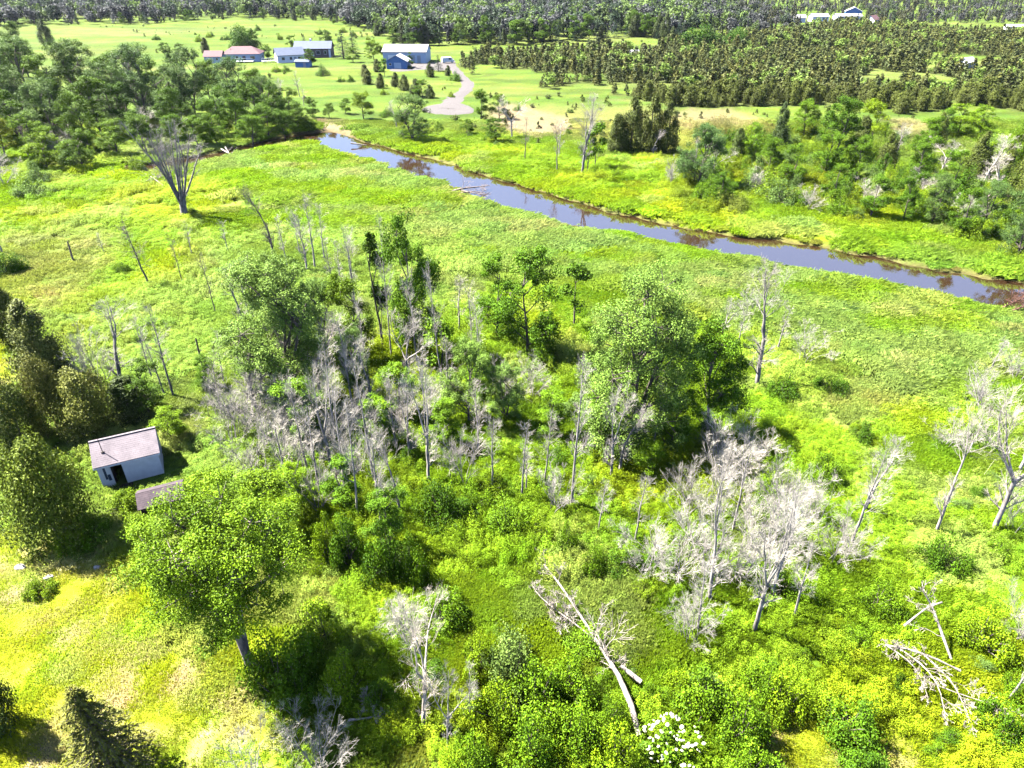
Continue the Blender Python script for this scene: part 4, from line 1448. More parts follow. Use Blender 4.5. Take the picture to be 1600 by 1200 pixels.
# ------------------------------------------------------------------ fallen wood
def px_line(pts, k=8):
    w = np.array([P(a_, b_, z_) for a_, b_, z_ in pts])
    s = np.linspace(0, 1, len(w))
    t = np.linspace(0, 1, k)
    q = np.stack([np.interp(t, s, w[:, i]) for i in range(3)], 1)
    for _ in range(1):
        q[1:-1] = (q[:-2] + 2 * q[1:-1] + q[2:]) / 4
    return q


def fallen(name, label, lines, radii, seed, n1=8, n2=4, n3=4, tint=(1.3, 1.2, 1.15), lf=(0.12, 0.3), cat='fallen tree', up=0.02, minz=0.1):
    rng = np.random.default_rng(seed)
    st = np.array([px_line(l) for l in lines])
    R = np.array([np.linspace(r0, r1, 8) for r0, r1 in radii])
    o_ = st[0, 0].copy()
    o_[2] = 0
    st = st - o_
    o = thing(name, o_[0], o_[1], 0.0, label=label, cat=cat)
    tv, tf = tubes(st, R * (1 + 0.12 * rng.normal(size=R.shape)), 9)
    # broken ends are closed with small caps
    part('trunk', mesh_np('trunk', tv, tf, 4, M['dead'], smooth=True), o, tint)
    b1, r1 = child_branches(rng, st, R, n1, lf, (0.5, 1.2), 6, up, 0.25, 1.0, 0.18, 0.34, 0.3)
    r1 = np.maximum(r1, 0.014)
    tint = tuple(0.88 * c_ for c_ in tint)
    b2, r2_ = child_branches(rng, b1, r1, n2, (0.3, 0.7), (0.4, 1.0), 5, up, 0.2, 1.0, 0.2, 0.6, 0.4)
    r2_ = np.maximum(r2_, 0.012)
    b3, r3 = child_branches(rng, b2, r2_, n3, (0.3, 0.7), (0.4, 1.0), 4, up, 0.2, 1.0, 0.2, 0.6, 0.5)
    r3 = np.maximum(r3, 0.009)
    for q in (b1, b2, b3):
        q[..., 2] = np.maximum(q[..., 2], minz)
    bv, bf = join_geo([tubes(b1, r1, 4), tubes(b2, r2_, 3)])
    part('branches', mesh_np('branches', bv, bf, 4, M['dead'], smooth=True), o, tint)['kind'] = 'stuff'
    wv, wf = tubes(b3, r3, 3)
    part('twigs', mesh_np('twigs', wv, wf, 4, M['twig']), o, tint)['kind'] = 'stuff'
    return o


fallen('fallen_tree', 'long pale fallen trunk lying diagonally through the green shrubs', [[(999, 1150, 0.55), (986, 1090, 0.95), (963, 1045, 1.05), (929, 998, 0.95), (903, 955, 0.9), (878, 915, 0.75), (850, 882, 0.6)],
       [(928, 998, 0.95), (900, 975, 1.0), (870, 955, 0.95), (840, 930, 0.9), (832, 915, 1.0)]], [(0.155, 0.045), (0.055, 0.02)], 11, 22, 7, 7, (0.9, 0.84, 0.8), (0.10, 0.24))
fallen('fallen_log', 'short pale broken log beside the long fallen trunk', [[(1002, 1066, 0.9), (985, 1052, 1.0), (970, 1040, 1.1)]], [(0.13, 0.10)], 12, 4, 3, 3, (0.95, 0.88, 0.84), (0.2, 0.5), 'log')
fallen('fallen_tree', 'fallen pale tree with a fan of bare boughs spread over the weeds', [[(1500, 1048, 0.8), (1460, 1028, 1.3), (1420, 1014, 1.4), (1383, 1008, 1.2)], [(1386, 1009, 1.2), (1425, 1035, 1.1), (1440, 1060, 0.9), (1450, 1090, 0.7)],
       [(1400, 1010, 1.3), (1445, 1040, 1.2), (1470, 1075, 1.0), (1478, 1130, 0.6)], [(1440, 1020, 1.3), (1490, 1065, 1.2), (1505, 1100, 0.9), (1522, 1140, 0.6)], [(1450, 1065, 1.0), (1500, 1085, 1.0), (1550, 1100, 0.9), (1580, 1120, 0.6)]],
       [(0.07, 0.05), (0.045, 0.015), (0.05, 0.015), (0.05, 0.015), (0.035, 0.012)], 13, 12, 5, 4, (0.95, 0.88, 0.84), (0.14, 0.35))
fallen('dead_limb', 'thick grey broken limb propped at a slant above the bough heap', [[(1413, 978, 0.5), (1432, 962, 1.2), (1450, 948, 1.8), (1472, 941, 2.0)]], [(0.085, 0.05)], 14, 3, 3, 3, (0.8, 0.75, 0.75), (0.2, 0.4), 'dead limb')
fallen('leaning_dead_tree', 'slender dead stem leaning over the heap of bare boughs', [[(1487, 1032, 0.3), (1470, 985, 1.6), (1456, 945, 2.8), (1440, 920, 3.6)]], [(0.09, 0.04)], 15, 9, 4, 4, (1.3, 1.2, 1.15), (0.2, 0.4), 'dead tree', 0.1)
fallen('driftwood', 'tangled heap of driftwood boughs at the near creek bank', [[(702, 300, 0.2), (722, 294, 0.7), (748, 292, 0.6), (765, 290, 0.2)], [(708, 303, 0.1), (735, 299, 0.5), (750, 300, 0.3)], [(715, 296, 0.4), (740, 302, 0.3), (757, 304, 0.0)]],
       [(0.16, 0.05), (0.13, 0.05), (0.12, 0.04)], 16, 9, 5, 4, (0.85, 0.7, 0.65), (0.15, 0.4), 'driftwood', minz=-0.3)
fallen('driftwood', 'bleached white driftwood logs in the dark creek bend below the willows', [[(346, 233, 0.3), (358, 240, 0.2), (372, 243, -0.1)], [(352, 230, 0.6), (357, 238, 0.4), (362, 247, -0.2)]], [(0.16, 0.1), (0.13, 0.07)], 17, 5, 3, 2, (1.2, 1.1, 1.1), (0.2, 0.5), 'driftwood', minz=-0.3)
fallen('fallen_log', 'long grey log lying flat at the grassy bank by the fan-shaped dead tree', [[(150, 282, 0.3), (180, 276, 0.4), (205, 266, 0.4)]], [(0.2, 0.12)], 18, 6, 4, 3, (0.9, 0.85, 0.85), (0.15, 0.4), 'log')
fallen('fallen_log', 'dark thin log reaching into the creek from the far bank', [[(548, 224, 0.2), (560, 225, 0.1), (572, 227, -0.2)]], [(0.16, 0.1)], 19, 3, 2, 2, (0.8, 0.75, 0.75), (0.1, 0.3), 'log', minz=-0.4)
fallen('fallen_branches', 'heap of pale broken branches beneath the fan-shaped dead tree', [[(218, 268, 0.4), (240, 278, 0.6), (255, 290, 0.3)], [(225, 285, 0.3), (245, 275, 0.7), (262, 272, 0.4)]], [(0.12, 0.05), (0.12, 0.05)], 20, 12, 5, 4, (1.1, 1.0, 1.0), (0.2, 0.5), 'dead branches')
fallen('fallen_branches', 'heap of bare grey brush on the meadow behind the far bank', [[(1006, 256, 0.4), (1020, 254, 0.6), (1036, 256, 0.3)]], [(0.15, 0.06)], 21, 12, 5, 3, (0.9, 0.8, 0.8), (0.2, 0.5), 'dead branches')
fallen('fallen_branches', 'dark reddish drowned brush where the creek leaves the picture', [[(1556, 486, -0.2), (1580, 474, 0.6), (1605, 462, 1.0)], [(1570, 490, -0.1), (1595, 480, 0.7), (1612, 476, 0.9)]], [(0.12, 0.05), (0.1, 0.05)], 22, 14, 6, 4, (0.42, 0.22, 0.18), (0.2, 0.5), 'dead branches', minz=-0.4)
fallen('fallen_branches', 'pale fallen twiggy boughs left of the twin-leader dead tree', [[(545, 1125, 0.5), (575, 1122, 0.6), (600, 1115, 0.5)], [(590, 1130, 0.4), (580, 1100, 0.8), (570, 1080, 1.0)]], [(0.07, 0.03), (0.08, 0.03)], 23, 12, 5, 5, (0.95, 0.88, 0.84), (0.2, 0.5), 'dead branches')


# rocks: small uneven stones
def rock(px, py, r, label, seed):
    rng = np.random.default_rng(seed)
    bm_v = []
    for i in range(6):
        ph = math.pi * (i + 0.5) / 6
        for j in range(10):
            th = 2 * math.pi * j / 10
            rr = r * rng.uniform(0.8, 1.15)
            bm_v.append((rr * math.sin(ph) * math.cos(th) * 1.25, rr * math.sin(ph) * math.sin(th), rr * math.cos(ph) * 0.7))
    f_ = [(i * 10 + j, i * 10 + (j + 1) % 10, (i + 1) * 10 + (j + 1) % 10, (i + 1) * 10 + j) for i in range(5) for j in range(10)] + [tuple(range(9, -1, -1)), tuple(range(50, 60))]
    p = P(px, py)
    o = bpy.data.objects.new('rock', poly_mesh('rock', bm_v, f_, M['rock']))
    link(o)
    o.location = (p[0], p[1], H1(p[0], p[1]) + r * 0.35)
    tag(o, label, 'rock', 'pale rocks')


rock(31, 886, 0.30, 'pale flat rock on the lawn nearest the big round cedar', 1)
rock(76, 903, 0.26, 'pale rock on dry grass just below the other lawn rock', 2)
rock(152, 888, 0.2, 'small pinkish stone at the weedy lawn edge', 3)
rock(706, 976, 0.22, 'small white stone among bushes above the twin-leader dead tree', 4)

# flowering shrub
fm = shrub(260, 2.2, 3.4, 3200, 0.2, 0.14)
fs = solo_tree('flowering_shrub', 'shrub', 'shrub covered in creamy white flower heads at the bottom edge', 1046, 1182, fm, 0, (0.75, 0.9, 0.8))
rng = np.random.default_rng(9)
g = []
for i in range(70):
    a_, d_ = rng.uniform(0, 6.28), math.sqrt(rng.random()) * 1.55
    cx_, cy_ = d_ * math.cos(a_), d_ * math.sin(a_)
    cz_ = 2.25 * (1 - 0.5 * (d_ / 1.7) ** 2) * rng.uniform(0.85, 1.05)
    r_ = rng.uniform(0.05, 0.12)
    tilt = rng.normal(size=2) * 0.35
    ring = [(cx_ + r_ * math.cos(t) * rng.uniform(0.8, 1.1), cy_ + r_ * math.sin(t) * rng.uniform(0.8, 1.1)) for t in np.linspace(0, 6.28, 9)[:-1]]
    top = [(x_, y_, cz_ + (x_ - cx_) * tilt[0] + (y_ - cy_) * tilt[1]) for x_, y_ in ring]
    inn = [((x_ + cx_) / 2, (y_ + cy_) / 2, z_ + 0.035) for x_, y_, z_ in top]
    vv = np.array(top + inn)
    ff = [[j, (j + 1) % 8, 8 + (j + 1) % 8, 8 + j] for j in range(8)] + [[8, 9, 10, 11], [8, 11, 12, 15], [12, 13, 14, 15]]
    g.append((vv, np.array(ff)))
fl = geo_part('flower_heads', g, M['flower'], fs)
fl['kind'] = 'stuff'

# ------------------------------------------------------------------ plants placed one by one (foot x, foot y, top y, width), then the thickets
DEADW = (1.08, 1.06, 1.04)
DEADG = (1.38, 1.34, 1.27)  # grey dead wood, colour lightened to make up for the shade around it
DEADD = (0.55, 0.50, 0.48)
for kind, bx, by, ty, w, tn in [
    ('pole', 233, 446, 350, 46, DEADD), ('pole', 337, 490, 400, 26, DEADD), ('pole', 285, 441, 372, 22, DEADD), ('pole', 163, 396, 366, 18, DEADG), ('pole', 300, 398, 345, 20, DEADG), ('pole', 357, 396, 345, 22, DEADG),
    ('fork', 428, 400, 290, 60, DEADD), ('pole', 492, 420, 310, 44, DEADG), ('fork', 480, 425, 325, 50, DEADG), ('pole', 507, 405, 322, 30, DEADG), ('pole', 468, 396, 330, 24, DEADG), ('pole', 450, 420, 340, 30, DEADG),
    ('fork', 190, 602, 485, 105, DEADW), ('pole', 238, 592, 500, 34, DEADG), ('pole', 272, 622, 480, 52, DEADG), ('pole', 258, 620, 520, 40, DEADG), ('wisp', 160, 600, 505, 70, DEADW),
    ('pole', 405, 560, 420, 40, DEADG), ('fork', 385, 520, 420, 56, DEADG), ('pole', 398, 470, 400, 34, DEADG), ('pole', 535, 470, 380, 32, DEADG), ('fork', 555, 480, 360, 60, DEADG), ('pole', 520, 450, 375, 30, DEADG),
    ('pole', 612, 560, 345, 40, DEADG), ('pole', 652, 575, 430, 44, DEADG), ('pole', 690, 600, 420, 40, DEADG), ('pole', 718, 525, 430, 42, DEADG), ('pole', 738, 545, 440, 36, DEADG), ('pole', 752, 605, 462, 42, DEADG),
    ('fork', 640, 610, 490, 70, DEADW), ('pole', 578, 600, 470, 42, DEADG), ('pole', 552, 640, 500, 52, DEADG), ('fork', 500, 620, 480, 90, DEADG), ('wisp', 480, 640, 540, 90, DEADG), ('pole', 525, 700, 530, 60, DEADG),
    ('fork', 520, 740, 580, 90, DEADG), ('pole', 543, 795, 590, 60, DEADG), ('pole', 560, 815, 640, 55, DEADG), ('pole', 585, 755, 540, 62, DEADG), ('pole', 598, 845, 655, 64, DEADG), ('fork', 625, 800, 690, 70, DEADW),
    ('fork', 670, 755, 580, 84, DEADG), ('pole', 668, 700, 560, 50, DEADG), ('wisp', 720, 760, 660, 80, DEADG), ('pole', 748, 710, 600, 50, DEADG), ('pole', 770, 770, 650, 52, DEADW), ('fork', 640, 720, 600, 70, DEADG),
    ('wisp', 395, 660, 570, 110, DEADW), ('fork', 400, 640, 545, 90, DEADW), ('wisp', 395, 745, 665, 80, DEADW), ('wisp', 460, 740, 650, 80, DEADG),
    ('wisp', 440, 690, 600, 100, DEADG), ('pole', 480, 730, 590, 60, DEADG), ('pole', 345, 640, 560, 40, DEADW), ('wisp', 340, 650, 590, 70, DEADW), ('wisp', 500, 800, 710, 80, DEADW), ('wisp', 560, 740, 670, 70, DEADW),
    ('fork', 955, 745, 610, 70, DEADW), ('fork', 968, 735, 630, 74, DEADW), ('pole', 815, 780, 670, 54, DEADW), ('pole', 822, 770, 690, 40, DEADW), ('pole', 992, 850, 740, 50, DEADW), ('pole', 935, 830, 750, 40, DEADW),
    ('pole', 850, 760, 650, 44, DEADW), ('wisp', 870, 800, 720, 60, DEADW), ('pole', 1020, 700, 600, 36, DEADG), ('wisp', 790, 640, 565, 70, DEADW), ('wisp', 830, 620, 560, 60, DEADW), ('fork', 905, 660, 570, 56, DEADG),
    ('fork', 1125, 530, 470, 40, DEADW), ('pole', 1152, 540, 480, 34, DEADW), ('pole', 1215, 545, 480, 40, DEADW), ('wisp', 1165, 500, 455, 50, DEADW), ('wisp', 1255, 565, 510, 60, DEADW),
    ('wisp', 1130, 770, 655, 110, DEADG), ('wisp', 1160, 740, 650, 90, DEADG), ('wisp', 1110, 720, 640, 80, DEADD), ('pole', 1115, 800, 690, 50, DEADG), ('pole', 1145, 830, 680, 60, DEADW), ('wisp', 1080, 800, 720, 80, DEADW),
    ('wisp', 1055, 900, 795, 120, DEADW), ('wisp', 1100, 900, 790, 110, DEADW), ('fork', 1108, 935, 740, 100, DEADW), ('wisp', 1200, 870, 770, 120, DEADW),
    ('fork', 1178, 985, 770, 120, DEADW), ('fork', 1205, 930, 760, 110, DEADW), ('wisp', 1180, 840, 745, 90, DEADG), ('pole', 1240, 965, 850, 60, DEADW),
    ('wisp', 1080, 1005, 930, 80, DEADW), ('pole', 1090, 985, 880, 60, DEADW), ('wisp', 1215, 790, 700, 80, DEADW), ('wisp', 1265, 820, 740, 70, DEADW), ('wisp', 1300, 880, 800, 70, DEADW),
    ('pole', 1330, 850, 690, 70, DEADW), ('fork', 1350, 800, 690, 66, DEADW), ('wisp', 1325, 865, 815, 60, DEADW), ('wisp', 1480, 700, 650, 60, DEADW), ('fork', 1590, 740, 600, 80, DEADW), ('wisp', 1530, 640, 570, 80, DEADW),
    ('wisp', 1585, 600, 540, 60, DEADW), ('pole', 1545, 580, 530, 36, DEADW), ('wisp', 1575, 830, 760, 60, DEADW), ('pole', 1570, 1100, 1000, 60, DEADW), ('wisp', 1590, 1000, 930, 70, DEADW),
    ('wisp', 500, 1205, 1115, 110, DEADW), ('fork', 700, 1165, 1050, 60, DEADW), ('pole', 735, 1130, 1040, 40, DEADW), ('wisp', 400, 1215, 1140, 80, DEADW), ('wisp', 640, 1000, 935, 80, DEADG), 
    ('wisp', 430, 700, 620, 90, DEADW), ('wisp', 370, 690, 610, 90, DEADW), ('wisp', 1010, 900, 830, 80, DEADW), ('wisp', 1150, 900, 790, 110, DEADW), ('wisp', 540, 690, 610, 80, DEADW), ('wisp', 620, 690, 620, 70, DEADG),
    ('pole', 350, 600, 520, 40, DEADW), ('pole', 450, 760, 640, 60, DEADG), ('pole', 500, 770, 640, 60, DEADG), ('pole', 700, 660, 540, 50, DEADW), ('pole', 620, 700, 590, 50, DEADG), ('fork', 585, 640, 530, 70, DEADW), ('wisp', 680, 640, 580, 60, DEADW),
    ('pole', 5, 398, 310, 40, DEADW), ('wisp', 5, 290, 230, 60, DEADG), ('pole', 45, 245, 195, 30, DEADD), ('pole', 468, 150, 110, 20, DEADG), ('fork', 440, 160, 125, 28, DEADW), ('pole', 475, 165, 140, 20, DEADG),
    ('pole', 870, 266, 190, 30, DEADD), ('pole', 820, 250, 185, 24, DEADD), ('pole', 873, 248, 190, 26, DEADG), ('fork', 620, 200, 160, 30, DEADG), ('pole', 1085, 285, 215, 36, DEADW), ('fork', 1110, 280, 225, 40, DEADW),
    ('wisp', 1050, 290, 245, 34, DEADW), ('fork', 1470, 270, 215, 60, DEADG), ('fork', 1400, 245, 195, 40, DEADG), ('fork', 1530, 300, 215, 56, DEADG), ('wisp', 1350, 320, 280, 50, DEADG), ('wisp', 1260, 330, 290, 40, DEADG),
    ('wisp', 1500, 345, 300, 50, DEADW), ('wisp', 1440, 300, 262, 50, DEADG), ('wisp', 1180, 300, 262, 40, DEADG), ('fork', 1560, 300, 245, 50, DEADG), ('fork', 800, 215, 150, 40, DEADG), ('fork', 1020, 245, 205, 30, DEADW),
    ('pole', 225, 190, 100, 40, DEADW), ('fork', 235, 225, 170, 50, DEADG), ('pole', 310, 170, 110, 34, DEADW), ('fork', 180, 160, 90, 40, DEADW), ('wisp', 100, 240, 195, 60, DEADG), ('wisp', 260, 230, 190, 50, DEADG)]:
    nm = {'pole': 'slim %s dead tree', 'fork': 'forking %s dead tree', 'wisp': 'twiggy %s dead tree'}[kind]
    ad = 'bone-white' if tn is DEADW else 'grey' if tn is DEADG else 'dark-barked'
    at_px(kind, bx, by, ty, w, tint=tn, base=nm % ad)

for kind, bx, by, ty, w, tn, bs in [
    # left woods
    ('willow', 228, 190, 72, 92, (0.6, 0.72, 0.8), 'tall grey-green willow'), ('willow', 305, 178, 78, 66, (0.7, 0.8, 0.85), 'tall grey-green willow'), ('willow', 372, 185, 92, 74, (0.6, 0.75, 0.75), 'tall grey-green willow'),
    ('willow', 60, 180, 58, 90, (0.75, 0.85, 0.85), 'tall grey-green willow'), ('willow', 130, 175, 66, 80, (0.6, 0.7, 0.55), 'tall grey-green willow'), ('willow', 10, 190, 60, 70, (0.8, 0.9, 0.8), 'tall grey-green willow'),
    ('oval', 345, 215, 138, 60, (0.55, 0.7, 0.65), 'dark green tree'), ('oval', 400, 205, 135, 60, (0.6, 0.75, 0.7), 'dark green tree'), ('oval', 430, 195, 132, 50, (0.5, 0.65, 0.65), 'dark green tree'), ('oval', 275, 215, 140, 56, (0.5, 0.62, 0.62), 'dark green tree'),
    ('oval', 160, 215, 120, 60, (0.55, 0.65, 0.5), 'dark green tree'), ('oval', 100, 215, 125, 60, (0.6, 0.7, 0.5), 'dark green tree'), ('oval', 35, 230, 140, 60, (0.7, 0.85, 0.7), 'dark green tree'), ('oval', 205, 210, 130, 50, (0.45, 0.6, 0.6), 'dark green tree'),
    ('round', 10, 250, 190, 60, (1.5, 1.15, 0.6), 'yellowish leafy tree'), ('round', 75, 265, 210, 66, (1.1, 1.1, 0.8), 'bright green tree'), ('round', 130, 262, 205, 60, (0.8, 0.9, 1.0), 'bright green tree'), ('round', 185, 245, 190, 60, (0.95, 1.05, 0.9), 'bright green tree'),
    ('round', 395, 225, 175, 50, (0.75, 0.9, 0.8), 'dark green tree'), ('round', 445, 212, 170, 46, (0.6, 0.75, 0.8), 'dark green tree'), ('oval', 465, 205, 160, 40, (0.6, 0.7, 0.85), 'dark green tree'), ('round', 310, 232, 185, 54, (0.8, 0.95, 0.8), 'bright green tree'),
    ('oval', 30, 90, 35, 40, (0.5, 0.6, 0.7), 'dark green tree'), ('oval', 5, 110, 50, 40, (0.6, 0.75, 0.8), 'dark green tree'), ('cedar', 75, 70, 30, 26, (0.6, 0.8, 0.9), 'dark cedar'), ('round', 45, 120, 70, 50, (0.9, 1.0, 1.1), 'bright green tree'),
    ('oval', 250, 175, 95, 60, (0.6, 0.72, 0.75), 'dark green tree'), ('oval', 330, 165, 98, 56, (0.7, 0.8, 0.8), 'dark green tree'), ('oval', 190, 180, 85, 56, (0.55, 0.66, 0.62), 'dark green tree'), ('oval', 90, 185, 85, 60, (0.7, 0.8, 0.75), 'dark green tree'),
    ('oval', 30, 175, 80, 60, (0.62, 0.72, 0.7), 'dark green tree'), ('oval', 135, 150, 70, 56, (0.55, 0.62, 0.5), 'dark green tree'), ('oval', 210, 160, 78, 50, (0.65, 0.75, 0.8), 'dark green tree'), ('willow', 285, 200, 105, 70, (0.65, 0.76, 0.76), 'tall grey-green willow'),
    ('willow', 180, 200, 100, 76, (0.7, 0.8, 0.75), 'tall grey-green willow'), ('willow', 90, 225, 125, 80, (0.75, 0.85, 0.8), 'tall grey-green willow'), ('willow', 35, 215, 105, 80, (0.72, 0.8, 0.75), 'tall grey-green willow'), ('round', 370, 215, 155, 54, (0.7, 0.85, 0.75), 'dark green tree'),
    ('round', 420, 215, 165, 50, (0.75, 0.9, 0.8), 'dark green tree'), ('round', 340, 228, 180, 50, (0.8, 0.95, 0.8), 'bright green tree'), ('round', 230, 240, 180, 60, (0.75, 0.88, 0.8), 'dark green tree'), ('oval', 455, 190, 140, 44, (0.6, 0.7, 0.8), 'dark green tree'),
    ('round', 480, 205, 168, 40, (0.65, 0.75, 0.8), 'dark green tree'), ('oval', 140, 235, 150, 60, (0.7, 0.8, 0.65), 'dark green tree'), ('round', 60, 245, 180, 60, (0.9, 1.0, 0.85), 'bright green tree'), ('oval', 400, 180, 112, 50, (0.65, 0.76, 0.76), 'dark green tree'),
    ('round', 275, 235, 180, 50, (0.7, 0.85, 0.75), 'dark green tree'), ('willow', 420, 185, 118, 56, (0.65, 0.76, 0.78), 'tall grey-green willow'),
    # about the houses
    ('oval', 262, 88, 66, 22, (0.5, 0.6, 0.6), 'dark green tree'), ('round', 285, 90, 68, 28, (0.5, 0.6, 0.6), 'dark green tree'), ('cedar', 322, 82, 58, 18, (0.7, 0.75, 0.8), 'dark cedar'), ('oval', 400, 78, 46, 22, (0.5, 0.64, 0.75), 'dark green tree'),
    ('round', 418, 92, 70, 20, (0.6, 0.75, 0.7), 'dark green tree'), ('oval', 455, 76, 54, 14, (0.6, 0.75, 0.75), 'dark green tree'), ('spruce', 476, 72, 50, 12, (0.8, 0.85, 0.9), 'dark spruce'), ('round', 510, 68, 46, 26, (0.5, 0.62, 0.7), 'dark green tree'),
    ('cedar', 590, 112, 92, 22, (0.75, 0.85, 0.75), 'olive cedar'), ('cedar', 575, 132, 108, 24, (0.85, 0.9, 0.75), 'olive cedar'), ('round', 605, 96, 72, 26, (0.6, 0.72, 0.75), 'dark green tree'), ('oval', 640, 78, 54, 26, (0.55, 0.66, 0.72), 'dark green tree'),
    ('oval', 615, 72, 46, 24, (0.6, 0.7, 0.75), 'dark green tree'), ('cedar', 672, 120, 98, 20, (0.7, 0.8, 0.75), 'dark cedar'), ('cedar', 700, 118, 102, 16, (0.65, 0.75, 0.75), 'dark cedar'), ('round', 660, 152, 126, 44, (0.65, 0.8, 0.7), 'dark green tree'),
    ('cedar', 632, 140, 116, 26, (0.8, 0.9, 0.7), 'olive cedar'), ('round', 540, 178, 156, 34, (0.7, 0.85, 0.75), 'dark green tree'), ('round', 730, 210, 186, 30, (0.75, 0.88, 0.75), 'mid green tree'), ('round', 780, 185, 150, 34, (0.75, 0.85, 0.75), 'mid green tree'),
    # green growth among the dead trees, tints lifted to counter their shaded camera side
    ('willow', 505, 560, 445, 80, (1.17, 1.3, 1.17), 'grey-green willow'), ('oval', 480, 690, 590, 80, (0.98, 1.17, 1.04), 'mid green tree'), ('oval', 410, 610, 500, 70, (1.17, 1.3, 1.17), 'mid green tree'), ('willow', 560, 620, 515, 70, (1.1, 1.23, 1.17), 'grey-green willow'),
    ('oval', 625, 650, 570, 66, (1.04, 1.23, 1.1), 'mid green tree'), ('slim', 690, 590, 500, 44, (1.1, 1.3, 1.04), 'mid green tree'), ('oval', 590, 700, 620, 60, (1.17, 1.37, 1.04), 'mid green tree'), ('willow', 790, 660, 575, 66, (1.17, 1.3, 1.17), 'grey-green willow'),
    ('oval', 700, 700, 630, 60, (1.04, 1.23, 1.1), 'mid green tree'), ('round', 750, 620, 560, 60, (1.17, 1.37, 1.17), 'mid green tree'), ('oval', 540, 800, 715, 66, (0.98, 1.23, 1.04), 'mid green tree'), ('oval', 610, 860, 770, 70, (0.78, 1.01, 0.98), 'dark green tree'),
    ('slim', 640, 520, 440, 40, (1.04, 1.23, 1.04), 'mid green tree'), ('oval', 860, 680, 610, 56, (1.1, 1.3, 1.1), 'mid green tree'), ('round', 1010, 740, 690, 60, (1.3, 1.43, 1.04), 'bright green tree'), ('oval', 930, 690, 620, 60, (0.78, 1.01, 0.98), 'dark green tree'),
    ('oval', 1050, 690, 610, 70, (0.72, 0.94, 0.91), 'dark green tree'), ('round', 470, 800, 735, 70, (1.37, 1.46, 1.1), 'bright green tree'), ('oval', 330, 610, 560, 44, (0.78, 0.98, 0.91), 'dark green tree'), ('round', 270, 690, 640, 60, (1.43, 1.49, 1.04), 'bright green tree'),
    # by the far bank and meadow
    ('round', 568, 186, 146, 44, (1.0, 0.98, 0.7), 'bushy green tree'), ('round', 515, 186, 164, 34, (0.6, 0.7, 0.7), 'dark green tree'), ('oval', 490, 185, 155, 26, (0.65, 0.75, 0.9), 'dark green tree'), ('cedar', 650, 150, 122, 40, (0.7, 0.85, 0.8), 'dark cedar'),
    ('cedar', 672, 153, 132, 30, (0.6, 0.8, 0.8), 'dark cedar'), ('cedar', 595, 138, 115, 40, (0.9, 0.95, 0.7), 'olive cedar'), ('cedar', 618, 135, 113, 26, (0.7, 0.8, 0.8), 'olive cedar'), ('cedar', 570, 120, 100, 20, (0.9, 0.9, 0.9), 'olive cedar'),
    ('oval', 752, 186, 140, 26, (0.7, 0.85, 0.8), 'dark green tree'), ('round', 775, 222, 185, 56, (0.65, 0.8, 0.85), 'dark green tree'), ('slim', 930, 262, 192, 28, (0.6, 0.78, 0.7), 'narrow green tree'), ('slim', 918, 268, 200, 26, (0.7, 0.85, 0.7), 'narrow green tree'),
    ('cedar', 985, 238, 150, 50, (0.75, 0.85, 0.75), 'dark cedar'), ('cedar', 1015, 240, 148, 46, (0.85, 0.9, 0.75), 'dark cedar'), ('cedar', 1040, 240, 160, 40, (0.75, 0.85, 0.75), 'dark cedar'), ('cedar', 962, 240, 175, 40, (0.9, 1.0, 0.8), 'dark cedar'),
    ('willow', 1090, 292, 195, 80, (0.55, 0.68, 0.8), 'grey-green willow'), ('cedar', 1148, 260, 200, 34, (0.75, 0.95, 0.9), 'dark cedar'), ('cedar', 1215, 232, 160, 34, (0.5, 0.7, 0.8), 'dark cedar'), ('oval', 1255, 215, 160, 44, (0.9, 1.05, 0.8), 'bright green tree'),
    ('oval', 1305, 245, 155, 66, (0.6, 0.8, 0.8), 'dark green tree'), ('round', 1360, 220, 160, 56, (1.25, 1.2, 0.7), 'bright green tree'), ('round', 1495, 215, 165, 60, (1.15, 1.2, 0.8), 'bright green tree'), ('round', 1530, 212, 168, 50, (1.0, 1.1, 0.8), 'bright green tree'),
    ('round', 1470, 215, 172, 46, (0.7, 0.9, 0.9), 'dark green tree'), ('willow', 1590, 400, 290, 80, (0.55, 0.65, 0.7), 'grey-green willow'), ('willow', 1540, 350, 285, 60, (0.6, 0.72, 0.75), 'grey-green willow'), ('oval', 1410, 345, 270, 40, (0.5, 0.68, 0.6), 'dark green tree'),
    ('cedar', 1590, 320, 220, 60, (0.9, 1.0, 0.6), 'olive cedar'), ('cedar', 1560, 285, 225, 44, (0.9, 1.0, 0.6), 'olive cedar'), ('oval', 1285, 280, 205, 50, (0.6, 0.75, 0.7), 'dark green tree'), ('oval', 1335, 290, 215, 46, (0.7, 0.85, 0.7), 'dark green tree'), ('cedar', 1380, 270, 205, 40, (0.9, 1.0, 0.7), 'olive cedar'), ('oval', 1430, 290, 215, 50, (0.6, 0.75, 0.65), 'dark green tree'),
    ('oval', 1480, 310, 235, 50, (0.65, 0.8, 0.7), 'dark green tree'), ('cedar', 1520, 280, 205, 46, (0.85, 0.95, 0.7), 'olive cedar'), ('oval', 1500, 370, 295, 50, (0.6, 0.75, 0.7), 'dark green tree'), ('oval', 1235, 290, 225, 46, (0.7, 0.85, 0.75), 'dark green tree'),
    ('oval', 1200, 275, 215, 44, (0.65, 0.8, 0.75), 'dark green tree'), ('cedar', 1340, 240, 180, 36, (0.8, 0.9, 0.75), 'olive cedar'), ('oval', 1440, 250, 185, 46, (0.7, 0.85, 0.7), 'dark green tree'), ('oval', 1580, 260, 190, 50, (0.75, 0.85, 0.7), 'dark green tree'),
